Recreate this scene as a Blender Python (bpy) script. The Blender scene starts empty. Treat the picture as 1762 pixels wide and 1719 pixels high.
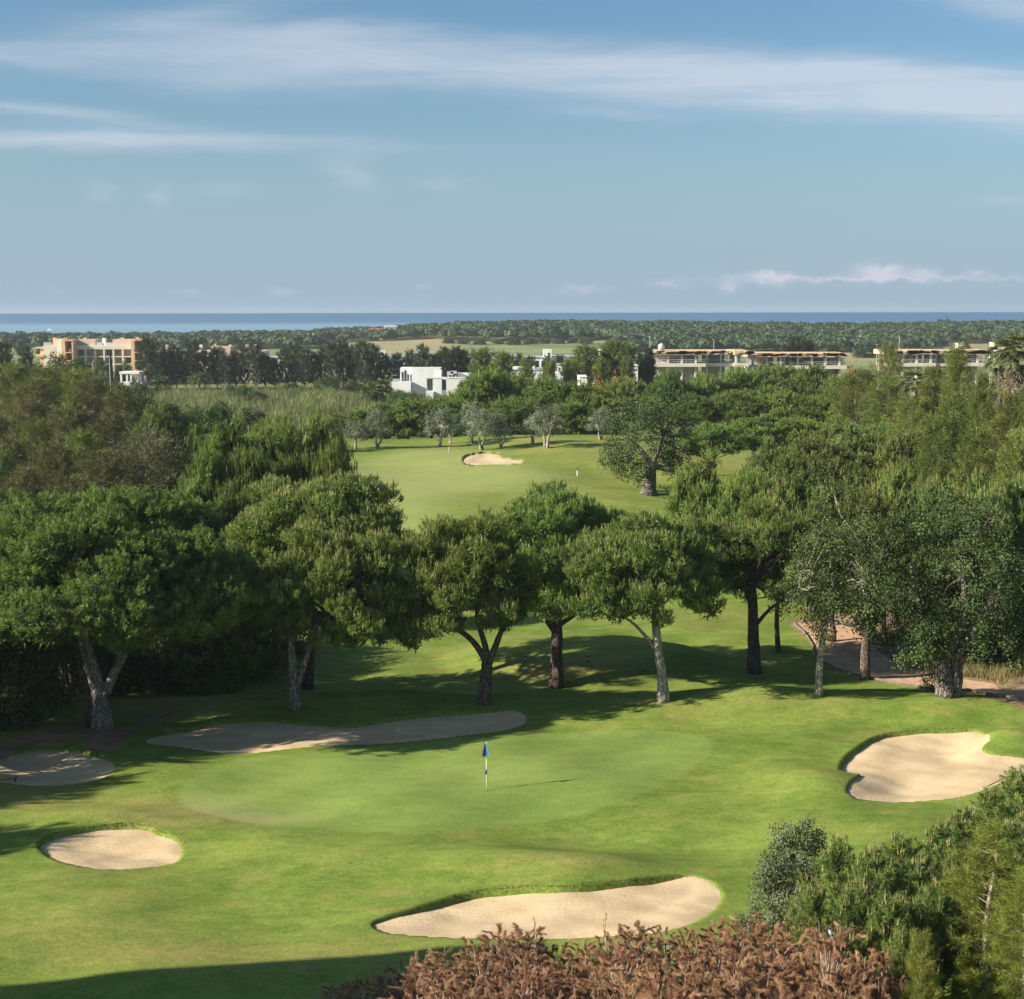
import bpy, math, random
import numpy as np
from mathutils import Vector

# ------------------------------------------------------------------ camera, sky, sun
SC = bpy.context.scene
CAM_H = 20.5
PITCH = math.radians(7.34)
FPX = 2500.0                       # focal length in source pixels (1762 wide)
CX, CY = 881.0, 859.5
cam_d = bpy.data.cameras.new("Camera")
cam_d.sensor_fit = 'HORIZONTAL'
cam_d.sensor_width = 36.0
cam_d.lens = 36.0 * FPX / 1762.0
cam_d.clip_start = 0.5
cam_d.clip_end = 120000.0
cam = bpy.data.objects.new("Camera", cam_d)
SC.collection.objects.link(cam)
cam.location = (0, 0, CAM_H)
cam.rotation_euler = (math.radians(90) - PITCH, math.radians(0.08), 0)
SC.camera = cam

S = Vector((-4.45, -1.30, 2.13)).normalized()      # towards the sun, read off the flagstick's shadow
SUN_EL = math.asin(S.z)
SUN_ROT = math.atan2(S.x, S.y)
sun_d = bpy.data.lights.new("Sun", 'SUN')
sun_d.energy = 4.95
sun_d.angle = math.radians(0.5)
sun_d.color = (1.0, 0.90, 0.74)
sun = bpy.data.objects.new("Sun", sun_d)
SC.collection.objects.link(sun)
sun.rotation_euler = S.to_track_quat('Z', 'Y').to_euler()

SC.view_settings.view_transform = 'Standard'
SC.view_settings.look = 'None'
SC.view_settings.exposure = 1.12
SC.view_settings.gamma = 1.0
SC.render.engine = 'CYCLES'
SC.cycles.max_bounces = 6
SC.cycles.diffuse_bounces = 3
SC.cycles.transmission_bounces = 3
SC.cycles.volume_bounces = 0
SC.cycles.sample_clamp_indirect = 3.0
SC.cycles.use_denoising = True

class NT:
    """small node-tree helper"""
    def __init__(self, tree):
        self.t = tree
        tree.nodes.clear()
    def n(self, typ, **kw):
        nd = self.t.nodes.new(typ)
        for k, v in kw.items():
            setattr(nd, k, v)
        return nd
    def link(self, a, b):
        self.t.links.new(a, b)
    def put(self, sock, v):
        if isinstance(v, bpy.types.NodeSocket):
            self.link(v, sock)
        else:
            if isinstance(v, tuple) and len(v) == 3 and sock.type == 'RGBA':
                v = v + (1.0,)
            sock.default_value = v
    def m(self, op, a, b=0.0, c=None, clamp=False):
        nd = self.n('ShaderNodeMath', operation=op, use_clamp=clamp)
        self.put(nd.inputs[0], a)
        self.put(nd.inputs[1], b)
        if c is not None:
            self.put(nd.inputs[2], c)
        return nd.outputs[0]
    def mix(self, f, a, b, blend='MIX'):
        nd = self.n('ShaderNodeMix', data_type='RGBA', blend_type=blend)
        self.put(nd.inputs[0], f)
        self.put(nd.inputs[6], a)
        self.put(nd.inputs[7], b)
        return nd.outputs[2]
    def noise(self, vec, scale, detail=4.0, rough=0.55, dist=0.0):
        nd = self.n('ShaderNodeTexNoise')
        if vec is not None:
            self.link(vec, nd.inputs['Vector'])
        nd.inputs['Scale'].default_value = scale
        nd.inputs['Detail'].default_value = detail
        nd.inputs['Roughness'].default_value = rough
        nd.inputs['Distortion'].default_value = dist
        return nd.outputs[0]
    def ramp(self, f, lo, hi, a=0.0, b=1.0, smooth=True):
        nd = self.n('ShaderNodeMapRange', interpolation_type='SMOOTHSTEP' if smooth else 'LINEAR')
        self.put(nd.inputs[0], f)
        for i, v in enumerate((lo, hi, a, b)):
            self.put(nd.inputs[1 + i], v)
        return nd.outputs[0]
    def mapping(self, vec, scale=(1, 1, 1), rot=(0, 0, 0), loc=(0, 0, 0)):
        nd = self.n('ShaderNodeMapping')
        self.link(vec, nd.inputs[0])
        nd.inputs['Location'].default_value = loc
        nd.inputs['Rotation'].default_value = rot
        nd.inputs['Scale'].default_value = scale
        return nd.outputs[0]

# ---- world: Nishita sky with thin cirrus and a low line of cumulus, placed by direction
SKY_STRENGTH = 0.0525
world = bpy.data.worlds.new("World")
SC.world = world
world.use_nodes = True
w = NT(world.node_tree)
sky = w.n('ShaderNodeTexSky', sky_type='NISHITA')
sky.sun_disc = False
sky.sun_elevation = SUN_EL
sky.sun_rotation = SUN_ROT
sky.altitude = 30.0
sky.air_density = 1.0
sky.dust_density = 1.2
sky.ozone_density = 1.6
tc = w.n('ShaderNodeTexCoord')
sep = w.n('ShaderNodeSeparateXYZ')
w.link(tc.outputs['Generated'], sep.inputs[0])
vx, vy, vz = sep.outputs
yy = w.m('MAXIMUM', vy, 0.02)
AZ = w.m('DIVIDE', vx, yy)
EL = w.m('DIVIDE', vz, yy)
comb = w.n('ShaderNodeCombineXYZ')
w.link(AZ, comb.inputs[0])
w.link(EL, comb.inputs[1])
uv = comb.outputs[0]
warp1 = w.noise(w.mapping(uv, (6, 40, 1)), 1.0, 5, 0.6)
warp2 = w.noise(w.mapping(uv, (14, 70, 1), loc=(3, 7, 0)), 1.0, 6, 0.62)
ELW = w.m('ADD', EL, w.m('MULTIPLY', w.m('SUBTRACT', warp1, 0.5), 0.022))
ELW = w.m('ADD', ELW, w.m('MULTIPLY', w.m('SUBTRACT', warp2, 0.5), 0.009))
AZW = w.m('ADD', AZ, w.m('MULTIPLY', w.m('SUBTRACT', warp1, 0.5), 0.08))
fib = w.noise(w.mapping(uv, (5, 75, 1), rot=(0, 0, -0.04), loc=(1, 2, 0)), 1.0, 7, 0.65, 0.4)
fibm = w.ramp(fib, 0.30, 0.62, 0.62, 1.0)
def streak(u, v, su, sv, slope, amp, pu=2.0, pv=2.0, lower=1.0, EW=None, fibre=True):
    """soft cloud streak; u, v, su, sv are given in 1/2500 of the tangent plane round the horizon"""
    a0, e0 = (u - 881) / 2500.0, (537 - v) / 2500.0
    da = w.m('SUBTRACT', AZW if EW is None else AZ, a0)
    de = w.m('SUBTRACT', w.m('SUBTRACT', ELW if EW is None else EW, e0), w.m('MULTIPLY', da, -slope))
    if lower != 1.0:       # softer underside
        de = w.m('MULTIPLY', de, w.ramp(de, -0.002, 0.002, 1.0 / lower, 1.0))
    g = w.m('ADD', w.m('POWER', w.m('ABSOLUTE', w.m('DIVIDE', da, su / 2500.0)), pu),
            w.m('POWER', w.m('ABSOLUTE', w.m('DIVIDE', de, sv / 2500.0)), pv))
    g = w.m('POWER', 2.718, w.m('MULTIPLY', g, -1.0))
    g = w.m('MULTIPLY', g, amp)
    return w.m('MULTIPLY', g, fibm) if fibre else g
tot = None
for args in [(1130, 134, 880, 36, 0.058, 0.9, 6.0, 2.4, 1.5), (1650, 185, 380, 40, 0.07, 0.5), (350, 150, 230, 20, 0.05, 0.35), (330, 46, 210, 22, -0.14, 0.36),
             (40, 108, 300, 16, 0.03, 0.55), (90, 204, 260, 12, 0.11, 0.5), (150, 250, 430, 15, 0.02, 0.78),
             (1720, 30, 150, 32, 0.1, 0.62), (600, 70, 170, 10, 0.0, 0.25), (1030, 208, 110, 10, 0.03, 0.25),
             (610, 305, 42, 30, 0.0, 0.42), (200, 328, 26, 18, 0.0, 0.3), (297, 338, 20, 22, 0.0, 0.3),
             (770, 320, 46, 16, 0.0, 0.22), (400, 330, 60, 14, 0.0, 0.18), (1720, 348, 60, 7, 0.0, 0.2)]:
    s_ = streak(*args)
    tot = s_ if tot is None else w.m('ADD', tot, s_)
tot = w.m('MINIMUM', tot, 0.92)
puf = w.noise(w.mapping(uv, (70, 95, 1)), 1.0, 5, 0.6)
ELP = w.m('ADD', EL, w.m('MULTIPLY', w.m('SUBTRACT', puf, 0.5), 0.016))
cum = None
for args in [(1508, 468, 38, 11, 0.0, 1.0), (1325, 478, 30, 9, 0.0, 0.8), (1500, 481, 240, 4.5, 0.0, 0.6), (1580, 472, 26, 6, 0.0, 0.6),
             (1250, 491, 16, 8, 0.0, 0.5), (1145, 491, 26, 6, 0.0, 0.35), (1000, 498, 45, 6, 0.0, 0.32), (490, 501, 20, 6, 0.0, 0.3),
             (1672, 470, 16, 5, 0.0, 0.5), (330, 503, 24, 5, 0.0, 0.22), (730, 496, 14, 5, 0.0, 0.2), (105, 500, 14, 6, 0.0, 0.15)]:
    s_ = streak(*args, EW=ELP, fibre=False)
    cum = s_ if cum is None else w.m('ADD', cum, s_)
cum = w.m('MINIMUM', cum, 0.8)
hz = w.ramp(EL, 0.0, 0.17, 1.0, 0.0)                   # thin marine haze low over the sea
skyc = w.mix(1.0, sky.outputs[0], (0.78, 1.0, 1.12), 'MULTIPLY')
skyc = w.mix(w.m('MULTIPLY', hz, 0.9), skyc, (3.25, 4.4, 5.55))
skyc = w.mix(w.m('MULTIPLY', tot, 0.76), skyc, (5.9, 6.35, 7.1))
skyc = w.mix(cum, skyc, (6.0, 6.0, 6.8))
bg = w.n('ShaderNodeBackground')
w.link(skyc, bg.inputs[0])
bg.inputs[1].default_value = SKY_STRENGTH
wo = w.n('ShaderNodeOutputWorld')
w.link(bg.outputs[0], wo.inputs[0])

# ------------------------------------------------------------------ helpers: pixels to places
def ray(px, py):
    dx, dv = px - CX, CY - py
    return np.array([dx, FPX * math.cos(PITCH) + dv * math.sin(PITCH), -FPX * math.sin(PITCH) + dv * math.cos(PITCH)])
def at_depth(px, py, y):
    d = ray(px, py)
    t = y / d[1]
    return np.array([d[0] * t, y, CAM_H + d[2] * t])
def at_z(px, py, z):
    d = ray(px, py)
    t = (z - CAM_H) / d[2]
    return np.array([d[0] * t, d[1] * t, z])
def sm(a, b, t):
    t = np.clip((t - a) / (b - a), 0, 1)
    return t * t * (3 - 2 * t)
def bump(x, y, cx, cy, sx, sy):
    return np.exp(-((x - cx) / sx) ** 2 - ((y - cy) / sy) ** 2)
BUMPS = [(950, 1498, 5.5, 1.5, .42), (1400, 1350, 2.2, 2.2, .45), (1620, 1236, 7.5, 2.0, .55), (1745, 1285, 2.2, 1.4, .6), (200, 1405, 4.0, 1.3, .3),
         (120, 1270, 6.0, 1.8, .25), (620, 1218, 6.0, 1.4, .28), (1330, 1215, 5.0, 1.6, .35), (450, 1400, 4.5, 2.0, -.25), (1240, 1450, 3.0, 3.0, -.3),
         (1330, 1290, 3.0, 2.0, .2), (330, 1460, 2.5, 2.0, -.15), (1050, 1440, 5.0, 1.3, -.22), (700, 1470, 4.0, 1.5, .16)]
BUMPS = [(at_z(a, b, 0)[0], at_z(a, b, 0)[1], c, d, e * 1.25) for a, b, c, d, e in BUMPS]
TEE = at_z(1005, 1122, -0.8)
def gz0(x, y):
    """the lie of the land without the bunkers"""
    x = np.asarray(x, float); y = np.asarray(y, float)
    z = 0.5 * np.exp(-((y - 74.0 - 0.02 * x) / 2.6) ** 2) * sm(-34, -12, x)
    z = z - 1.4 * sm(75.0, 81.0, y - 0.02 * x) * sm(-40, -10, x)
    r = np.sqrt(((x - TEE[0]) / 8.0) ** 2 + ((y - TEE[1]) / 5.2) ** 2)
    z = z + 0.8 * (1 - sm(0.75, 1.25, r))
    z = z + 3.6 * sm(100, 182, y) + 1.9 * bump(x, y, 4, 192, 21, 22)
    z = z - 4.2 * sm(200, 250, y)
    for cx, cy, sx, sy, a in BUMPS:
        z = z + a * bump(x, y, cx, cy, sx, sy)
    near = 1 - sm(110, 160, y)
    z = z + near * (0.10 * np.sin(x * .33 + 1.0) * np.sin(y * .41 + .5) + .05 * np.sin(x * .71 + y * .5) + .03 * np.sin(x * 1.3 - y * .9))
    mid = sm(110, 150, y) * (1 - sm(195, 220, y))
    z = z + mid * (0.35 * np.sin(x * .11 + 2) * np.sin(y * .09) + .12 * np.sin(x * .3 + y * .2))
    q = x / np.maximum(y, 1.0)
    z = z + 8.0 * sm(820, 1120, y) * sm(-0.15, 0.02, q) * (0.86 + 0.14 * np.sin(q * 16 + 1.0)) * (1 - sm(1250, 1650, y))
    sh = 1700 - 560 * sm(-.08, -.15, q)
    z = z - 14 * sm(0, 200, y - sh)
    return z
def P(px, py):
    d = ray(px, py)
    def hit(y):
        t = y / d[1]
        return CAM_H + d[2] * t - gz0(d[0] * t, y)
    ysr = np.geomspace(32, 2600, 1800)
    below = np.nonzero(hit(ysr) < 0)[0]
    i = below[0] if len(below) else len(ysr) - 1
    yf = np.linspace(ysr[max(0, i - 1)], ysr[i], 60)
    y = yf[int(np.argmin(np.abs(hit(yf))))]
    t = y / d[1]
    return np.array([d[0] * t, y, float(gz0(d[0] * t, y))])

def smooth_loop(pts, n=8):
    pts = np.asarray(pts, float)
    out = []
    k = len(pts)
    for i in range(k):
        p0, p1, p2, p3 = pts[i - 1], pts[i], pts[(i + 1) % k], pts[(i + 2) % k]
        for j in range(n):
            t = j / n
            out.append(0.5 * ((2 * p1) + (-p0 + p2) * t + (2 * p0 - 5 * p1 + 4 * p2 - p3) * t * t + (-p0 + 3 * p1 - 3 * p2 + p3) * t ** 3))
    return np.array(out)
def sdf(loop, x, y):
    """signed distance to a closed loop, positive outside"""
    A = loop; B = np.roll(loop, -1, axis=0)
    best = np.full(x.shape, 1e9); ins = np.zeros(x.shape, bool)
    for a, b in zip(A, B):
        ab = b - a
        t = np.clip(((x - a[0]) * ab[0] + (y - a[1]) * ab[1]) / (ab @ ab + 1e-12), 0, 1)
        d = (x - a[0] - t * ab[0]) ** 2 + (y - a[1] - t * ab[1]) ** 2
        best = np.minimum(best, d)
        c = ((a[1] > y) != (b[1] > y)) & (x < (b[0] - a[0]) * (y - a[1]) / (b[1] - a[1] + 1e-12) + a[0])
        ins ^= c
    d = np.sqrt(best)
    return np.where(ins, -d, d)
def px_loop(pts, n=8):
    return smooth_loop([P(a, b)[:2] for a, b in pts], n)

# ------------------------------------------------------------------ mesh helpers
COL = SC.collection
def link(o, parent=None):
    COL.objects.link(o)
    if parent is not None:
        o.parent = parent
    return o
def mesh_obj(name, V, F, mats, parent=None, midx=None, tint=None, smooth=False, loc=None):
    """V (n,3); F is an (m,3) or (m,4) index array or a list of such arrays"""
    me = bpy.data.meshes.new(name)
    Fs = F if isinstance(F, list) else [F]
    Fs = [np.asarray(f, np.int32) for f in Fs if len(f)]
    V = np.asarray(V, np.float32)
    me.vertices.add(len(V))
    me.vertices.foreach_set('co', V.ravel())
    loops = np.concatenate([f.ravel() for f in Fs])
    sizes = np.concatenate([np.full(len(f), f.shape[1], np.int32) for f in Fs])
    starts = np.concatenate([[0], np.cumsum(sizes)[:-1]]).astype(np.int32)
    me.loops.add(len(loops))
    me.loops.foreach_set('vertex_index', loops)
    me.polygons.add(len(sizes))
    me.polygons.foreach_set('loop_start', starts)
    me.polygons.foreach_set('loop_total', sizes)
    for m_ in (mats if isinstance(mats, (list, tuple)) else [mats]):
        me.materials.append(m_)
    if midx is not None:
        me.polygons.foreach_set('material_index', np.asarray(midx, np.int32))
    me.polygons.foreach_set('use_smooth', np.full(len(sizes), bool(smooth)))
    me.update(calc_edges=True)
    if tint is not None:
        at = me.attributes.new('tint', 'FLOAT', 'POINT')
        at.data.foreach_set('value', np.asarray(tint, np.float32))
    me.validate()
    o = bpy.data.objects.new(name, me)
    if loc is not None:
        o.location = loc
    return link(o, parent)
def thing(name, label, cat, loc=(0, 0, 0), group=None, rotz=0.0):
    o = bpy.data.objects.new(name, None)
    o.empty_display_size = 0.5
    link(o)
    o.location = tuple(float(v) for v in loc)
    o.rotation_euler = (0, 0, rotz)
    return tag(o, label, cat, group)
def tag(o, label, cat, group=None):
    o['label'] = label
    o['category'] = cat
    if group:
        o['group'] = group
    return o
def kind(o, k):
    o['kind'] = k
    return o
def dup(root, loc, rotz=0.0, scale=(1, 1, 1), label=None, group=None):
    r = root.copy(); COL.objects.link(r)
    r.location = tuple(float(v) for v in loc); r.rotation_euler = (0, 0, rotz); r.scale = scale
    if label: r['label'] = label
    if group: r['group'] = group
    for ch in list(root.children):
        c = ch.copy(); COL.objects.link(c); c.parent = r
        for g in list(ch.children):
            d = g.copy(); COL.objects.link(d); d.parent = c
    return r
class MB:
    """collects boxes, bars, tubes into one mesh"""
    def __init__(self):
        self.v = []; self.q = []; self.t = []; self.n = 0; self.qm = []; self.tm = []
    def add(self, V, Q=None, T=None, m=0):
        V = np.asarray(V, float).reshape(-1, 3)
        self.v.append(V)
        if Q is not None and len(Q):
            Q = np.asarray(Q, int); self.q.append(Q + self.n); self.qm += [m] * len(Q)
        if T is not None and len(T):
            T = np.asarray(T, int); self.t.append(T + self.n); self.tm += [m] * len(T)
        self.n += len(V)
    def box(self, x0, x1, y0, y1, z0, z1, m=0):
        V = [(x, y, z) for z in (z0, z1) for y in (y0, y1) for x in (x0, x1)]
        self.add(V, [(0, 2, 3, 1), (4, 5, 7, 6), (0, 1, 5, 4), (2, 6, 7, 3), (0, 4, 6, 2), (1, 3, 7, 5)], m=m)
    def tube(self, pts, rad, sides=8, m=0, jit=0.0, rng=None, cap=True):
        pts = np.asarray(pts, float); k = len(pts)
        rad = np.broadcast_to(np.asarray(rad, float), (k,))
        tang = np.gradient(pts, axis=0)
        tang /= np.linalg.norm(tang, axis=1)[:, None] + 1e-9
        ref = np.array([1.0, 0.13, 0.07]) if abs(tang[0] @ np.array([1.0, 0.13, 0.07])) < .9 else np.array([0, 1.0, 0])
        a = np.cross(tang, ref); a /= np.linalg.norm(a, axis=1)[:, None] + 1e-9
        b = np.cross(tang, a)
        ang = np.linspace(0, 2 * np.pi, sides, endpoint=False)
        rr = rad[:, None] * np.ones(sides)
        if jit and rng is not None:
            rr = rr * (1 + jit * rng.standard_normal((k, sides)))
        V = pts[:, None, :] + rr[..., None] * (np.cos(ang)[None, :, None] * a[:, None, :] + np.sin(ang)[None, :, None] * b[:, None, :])
        Q = []
        for i in range(k - 1):
            for j in range(sides):
                j2 = (j + 1) % sides
                Q.append((i * sides + j, (i + 1) * sides + j, (i + 1) * sides + j2, i * sides + j2))
        V = V.reshape(-1, 3)
        T = []
        if cap:
            n = len(V)
            V = np.vstack([V, pts[0], pts[-1]])
            for j in range(sides):
                j2 = (j + 1) % sides
                T += [(n, j, j2), (n + 1, (k - 1) * sides + j2, (k - 1) * sides + j)]
        self.add(V, Q, T, m)
    def lathe(self, prof, sides=16, m=0, c=(0, 0, 0)):
        pr = np.asarray(prof, float)
        self.tube([(c[0], c[1], c[2] + z) for r, z in pr], [max(r, 1e-4) for r, z in pr], sides, m)
    def build(self, name, mats, parent=None, smooth=False, loc=None):
        F = []; mi = []
        if self.q: F.append(np.vstack(self.q)); mi += self.qm
        if self.t: F.append(np.vstack(self.t)); mi += self.tm
        return mesh_obj(name, np.vstack(self.v), F, mats, parent, mi, None, smooth, loc)
# ------------------------------------------------------------------ materials
def new_mat(name):
    m = bpy.data.materials.new(name)
    m.use_nodes = True
    return m, NT(m.node_tree)
def princ(t, col, rough=0.8, spec=0.3, normal=None, metal=0.0):
    b = t.n('ShaderNodeBsdfPrincipled')
    t.put(b.inputs['Base Color'], col)
    t.put(b.inputs['Roughness'], rough)
    b.inputs['Specular IOR Level'].default_value = spec
    b.inputs['Metallic'].default_value = metal
    if normal is not None:
        t.link(normal, b.inputs['Normal'])
    o = t.n('ShaderNodeOutputMaterial')
    t.link(b.outputs[0], o.inputs[0])
    return b
def bumpn(t, h, strength=0.5, dist=0.05):
    b = t.n('ShaderNodeBump')
    b.inputs['Strength'].default_value = strength
    b.inputs['Distance'].default_value = dist
    t.link(h, b.inputs['Height'])
    return b.outputs[0]
def plain(name, col, rough=0.8, spec=0.3, var=0.12, scale=3.0, metal=0.0, bump=0.0):
    """weathered plain surface: base colour broken up by two scales of noise"""
    m, t = new_mat(name)
    g = t.n('ShaderNodeNewGeometry').outputs['Position']
    n1 = t.noise(g, scale, 5, 0.6); n2 = t.noise(g, scale * 9, 3, 0.6)
    f = t.m('ADD', t.m('MULTIPLY', n1, 0.65), t.m('MULTIPLY', n2, 0.35))
    lo = tuple(c * (1 - var) for c in col); hi = tuple(min(1, c * (1 + var)) for c in col)
    c = t.mix(t.ramp(f, 0.3, 0.7), lo, hi)
    princ(t, c, rough, spec, bumpn(t, n2, bump, 0.02) if bump else None, metal)
    return m
def leaf_mat(name, dark, light, trans=0.22, hue=0.035, var=0.3, rough=0.6, spec=0.25, tr=(1.25, 1.35, 0.55)):
    """foliage: per-tuft tint from dark to light, a little different on every tree, light shining through"""
    m, t = new_mat(name)
    a = t.n('ShaderNodeAttribute', attribute_name='tint')
    oi = t.n('ShaderNodeObjectInfo')
    c = t.mix(a.outputs['Fac'], dark, light)
    hs = t.n('ShaderNodeHueSaturation')
    r2 = t.m('FRACT', t.m('MULTIPLY', oi.outputs['Random'], 7.31))
    t.put(hs.inputs['Hue'], t.ramp(oi.outputs['Random'], 0, 1, 0.5 - hue, 0.5 + hue, False))
    t.put(hs.inputs['Value'], t.ramp(r2, 0, 1, 1 - var / 2, 1 + var / 2, False))
    t.link(c, hs.inputs['Color'])
    c = hs.outputs[0]
    b = t.n('ShaderNodeBsdfPrincipled')
    t.link(c, b.inputs['Base Color'])
    b.inputs['Roughness'].default_value = rough
    b.inputs['Specular IOR Level'].default_value = spec
    tl = t.n('ShaderNodeBsdfTranslucent')
    t.link(t.mix(1.0, c, tr, 'MULTIPLY'), tl.inputs[0])
    mx = t.n('ShaderNodeMixShader')
    mx.inputs[0].default_value = trans
    t.link(b.outputs[0], mx.inputs[1]); t.link(tl.outputs[0], mx.inputs[2])
    o = t.n('ShaderNodeOutputMaterial')
    t.link(mx.outputs[0], o.inputs[0])
    return m
def bark_mat(name, dark, light, scale=3.0):
    m, t = new_mat(name)
    co = t.n('ShaderNodeTexCoord').outputs['Object']
    n1 = t.noise(t.mapping(co, (scale * 2.2, scale * 2.2, scale * .45)), 1.0, 5, 0.65, 0.6)
    n2 = t.noise(co, 1.3, 4)
    v = t.n('ShaderNodeTexVoronoi', feature='DISTANCE_TO_EDGE')
    t.link(t.mapping(co, (scale * 3, scale * 3, scale * 1.1)), v.inputs['Vector'])
    v.inputs['Scale'].default_value = 1.0
    crack = t.ramp(v.outputs['Distance'], 0.0, 0.16)
    c = t.mix(t.ramp(n1, .33, .68), dark, light)
    c = t.mix(t.ramp(n2, .45, .75, 0, .45), c, tuple(x * .62 for x in light))
    c = t.mix(t.m('SUBTRACT', 1.0, crack), c, tuple(x * .45 for x in dark))
    h = t.m('ADD', t.m('MULTIPLY', crack, .7), n1)
    princ(t, c, 0.92, 0.15, bumpn(t, h, 0.9, 0.05))
    return m

# leaf colours
L_PINE = leaf_mat('pine_needles', (.036, .070, .016), (.250, .330, .078), .26, .022, .55)
L_STONE = leaf_mat('stone_pine_needles', (.030, .062, .016), (.250, .330, .080), .24, .012, .3)
L_YOUNG = leaf_mat('young_pine_needles', (.042, .085, .020), (.240, .325, .075), .2, .012, .3)
L_CANDLE = leaf_mat('pine_candles', (.20, .17, .07), (.40, .29, .17), .1, .01, .2)
L_CANDLE_G = leaf_mat('green_candles', (.15, .17, .045), (.34, .33, .12), .1, .01, .2)
L_CAROB = leaf_mat('carob_leaves', (.018, .036, .012), (.105, .145, .045), .16, .010, .25, .6, .15)
L_OLIVE = leaf_mat('olive_leaves', (.060, .076, .044), (.260, .300, .190), .14, .012, .22, .6, .2, (1.1, 1.2, .8))
L_SILVER = leaf_mat('silvery_bush_leaves', (.045, .062, .032), (.185, .220, .125), .14, .0, .0, .65, .15)
L_BROAD = leaf_mat('broad_leaves', (.025, .055, .015), (.085, .150, .032), .25, .02, .3)
L_FEATHER = leaf_mat('casuarina_sprays', (.046, .066, .016), (.200, .235, .052), .2, .015, .35)
L_DARKROW = leaf_mat('shelterbelt_sprays', (.018, .034, .020), (.070, .100, .048), .12, .02, .4)
L_BROWN = leaf_mat('browned_sprays', (.044, .050, .019), (.155, .152, .060), .16, .02, .35)
L_GREYTW = leaf_mat('thin_grey_leaves', (.06, .065, .035), (.16, .165, .085), .15, .01, .2)
L_DEAD = leaf_mat('dead_needles', (.17, .086, .046), (.60, .385, .230), .22, .012, .22, .8, .1, (1.15, .95, .8))
L_LIME = leaf_mat('bright_sprays', (.060, .085, .012), (.230, .245, .040), .26, .01, .2)
L_PALM = leaf_mat('palm_fronds', (.04, .06, .02), (.16, .19, .07), .15, .02, .2)
L_SKIRT = leaf_mat('dead_fronds', (.10, .075, .05), (.30, .24, .17), .1, .01, .2)
L_RUST = leaf_mat('orange_blossom', (.25, .10, .02), (.50, .24, .06), .2, .01, .2)
L_REED = leaf_mat('reed_blades', (.070, .090, .030), (.215, .235, .095), .2, .0, .0)
L_TURF = leaf_mat('turf_blades', (.028, .045, .010), (.080, .105, .022), .06, .0, .0)
L_DRYG = leaf_mat('dry_grass', (.10, .10, .03), (.34, .29, .13), .2, .0, .0)
L_WOOD = leaf_mat('coast_wood', (.026, .050, .024), (.064, .104, .043), .1, .0, .0)
B_GREY = bark_mat('grey_bark', (.16, .14, .125), (.40, .36, .32))
B_PALE = bark_mat('pale_bark', (.30, .26, .22), (.62, .56, .50))
B_BROWN = bark_mat('brown_bark', (.09, .065, .05), (.24, .18, .145))
B_TWIST = bark_mat('twisted_bark', (.085, .075, .065), (.27, .245, .215), 2.2)
B_TWIG = plain('twig', (.28, .23, .18), .9, .1, .3, 2.0)
B_DEADTW = plain('dead_twig', (.40, .32, .25), .9, .1, .3, 3.0)

# ------------------------------------------------------------------ bunkers
BUNKER_PX = {
 'front': [(640,1588),(665,1577),(700,1568),(760,1550),(820,1536),(900,1528),(960,1528),(1010,1524),(1080,1517),(1140,1510),(1185,1507),(1220,1517),(1238,1538),(1232,1558),(1205,1580),(1160,1597),(1100,1606),(1000,1613),(900,1614),(800,1613),(720,1609),(660,1602)],
 'sunlit': [(65,1452),(90,1436),(130,1427),(180,1420),(235,1419),(270,1428),(300,1445),(309,1466),(300,1482),(260,1490),(200,1494),(150,1491),(110,1482),(80,1470)],
 'shade': [(-45,1325),(-10,1305),(30,1292),(80,1287),(130,1289),(170,1300),(197,1318),(180,1335),(140,1345),(80,1350),(20,1347),(-15,1340)],
 'long': [(250,1274),(290,1258),(340,1248),(370,1240),(420,1236),(500,1240),(560,1245),(605,1248),(650,1240),(720,1230),(800,1226),(870,1222),(898,1226),(906,1238),(890,1250),(840,1260),(760,1269),(680,1277),(590,1281),(520,1285),(430,1295),(360,1292),(300,1283)],
 'kidney': [(1445,1325),(1450,1308),(1475,1287),(1510,1268),(1560,1260),(1630,1257),(1685,1260),(1703,1270),(1690,1285),(1700,1297),(1740,1302),(1772,1310),(1766,1325),(1725,1345),(1690,1360),(1640,1373),(1580,1379),(1520,1380),(1475,1374),(1458,1360),(1465,1345),(1480,1334),(1460,1330)],
 'far': [(796,788),(805,783),(830,779),(858,781),(864,788),(880,790.5),(900,793.5),(885,797),(840,798.5),(803,797)],
}
BUNKERS = {k: px_loop(v, 6) for k, v in BUNKER_PX.items()}
LIP = {'front': .16, 'sunlit': .12, 'shade': .08, 'long': .12, 'kidney': .12, 'far': .10}
def bunker_terms(k, x, y):
    lp = BUNKERS[k]
    s = sdf(lp, x, y)
    y0, y1 = lp[:, 1].min(), lp[:, 1].max()
    x0, x1 = lp[:, 0].min(), lp[:, 0].max()
    wy = (y - y0) / (y1 - y0)
    wx = (x - x0) / (x1 - x0)
    far = sm(.34, .80, wy + .42 * (.5 - wx))          # the steep grass face stands on the far side and the sun side
    return s, far * (1 - sm(.74, .98, wx))
def gz(x, y):
    x = np.asarray(x, float); y = np.asarray(y, float)
    z = gz0(x, y)
    for k, lp in BUNKERS.items():
        (x0, y0), (x1, y1) = lp.min(0) - 2.5, lp.max(0) + 2.5
        sel = (x > x0) & (x < x1) & (y > y0) & (y < y1)
        if not np.any(sel):
            continue
        s, far = bunker_terms(k, x[sel], y[sel])
        lip = LIP[k]
        dz = .45 * lip * far * np.exp(-np.maximum(s, 0) / .75) * (s > -.2)
        dz = dz - 1.1 * sm(0.02, -0.34, s)
        z[sel] += dz
    return z
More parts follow.
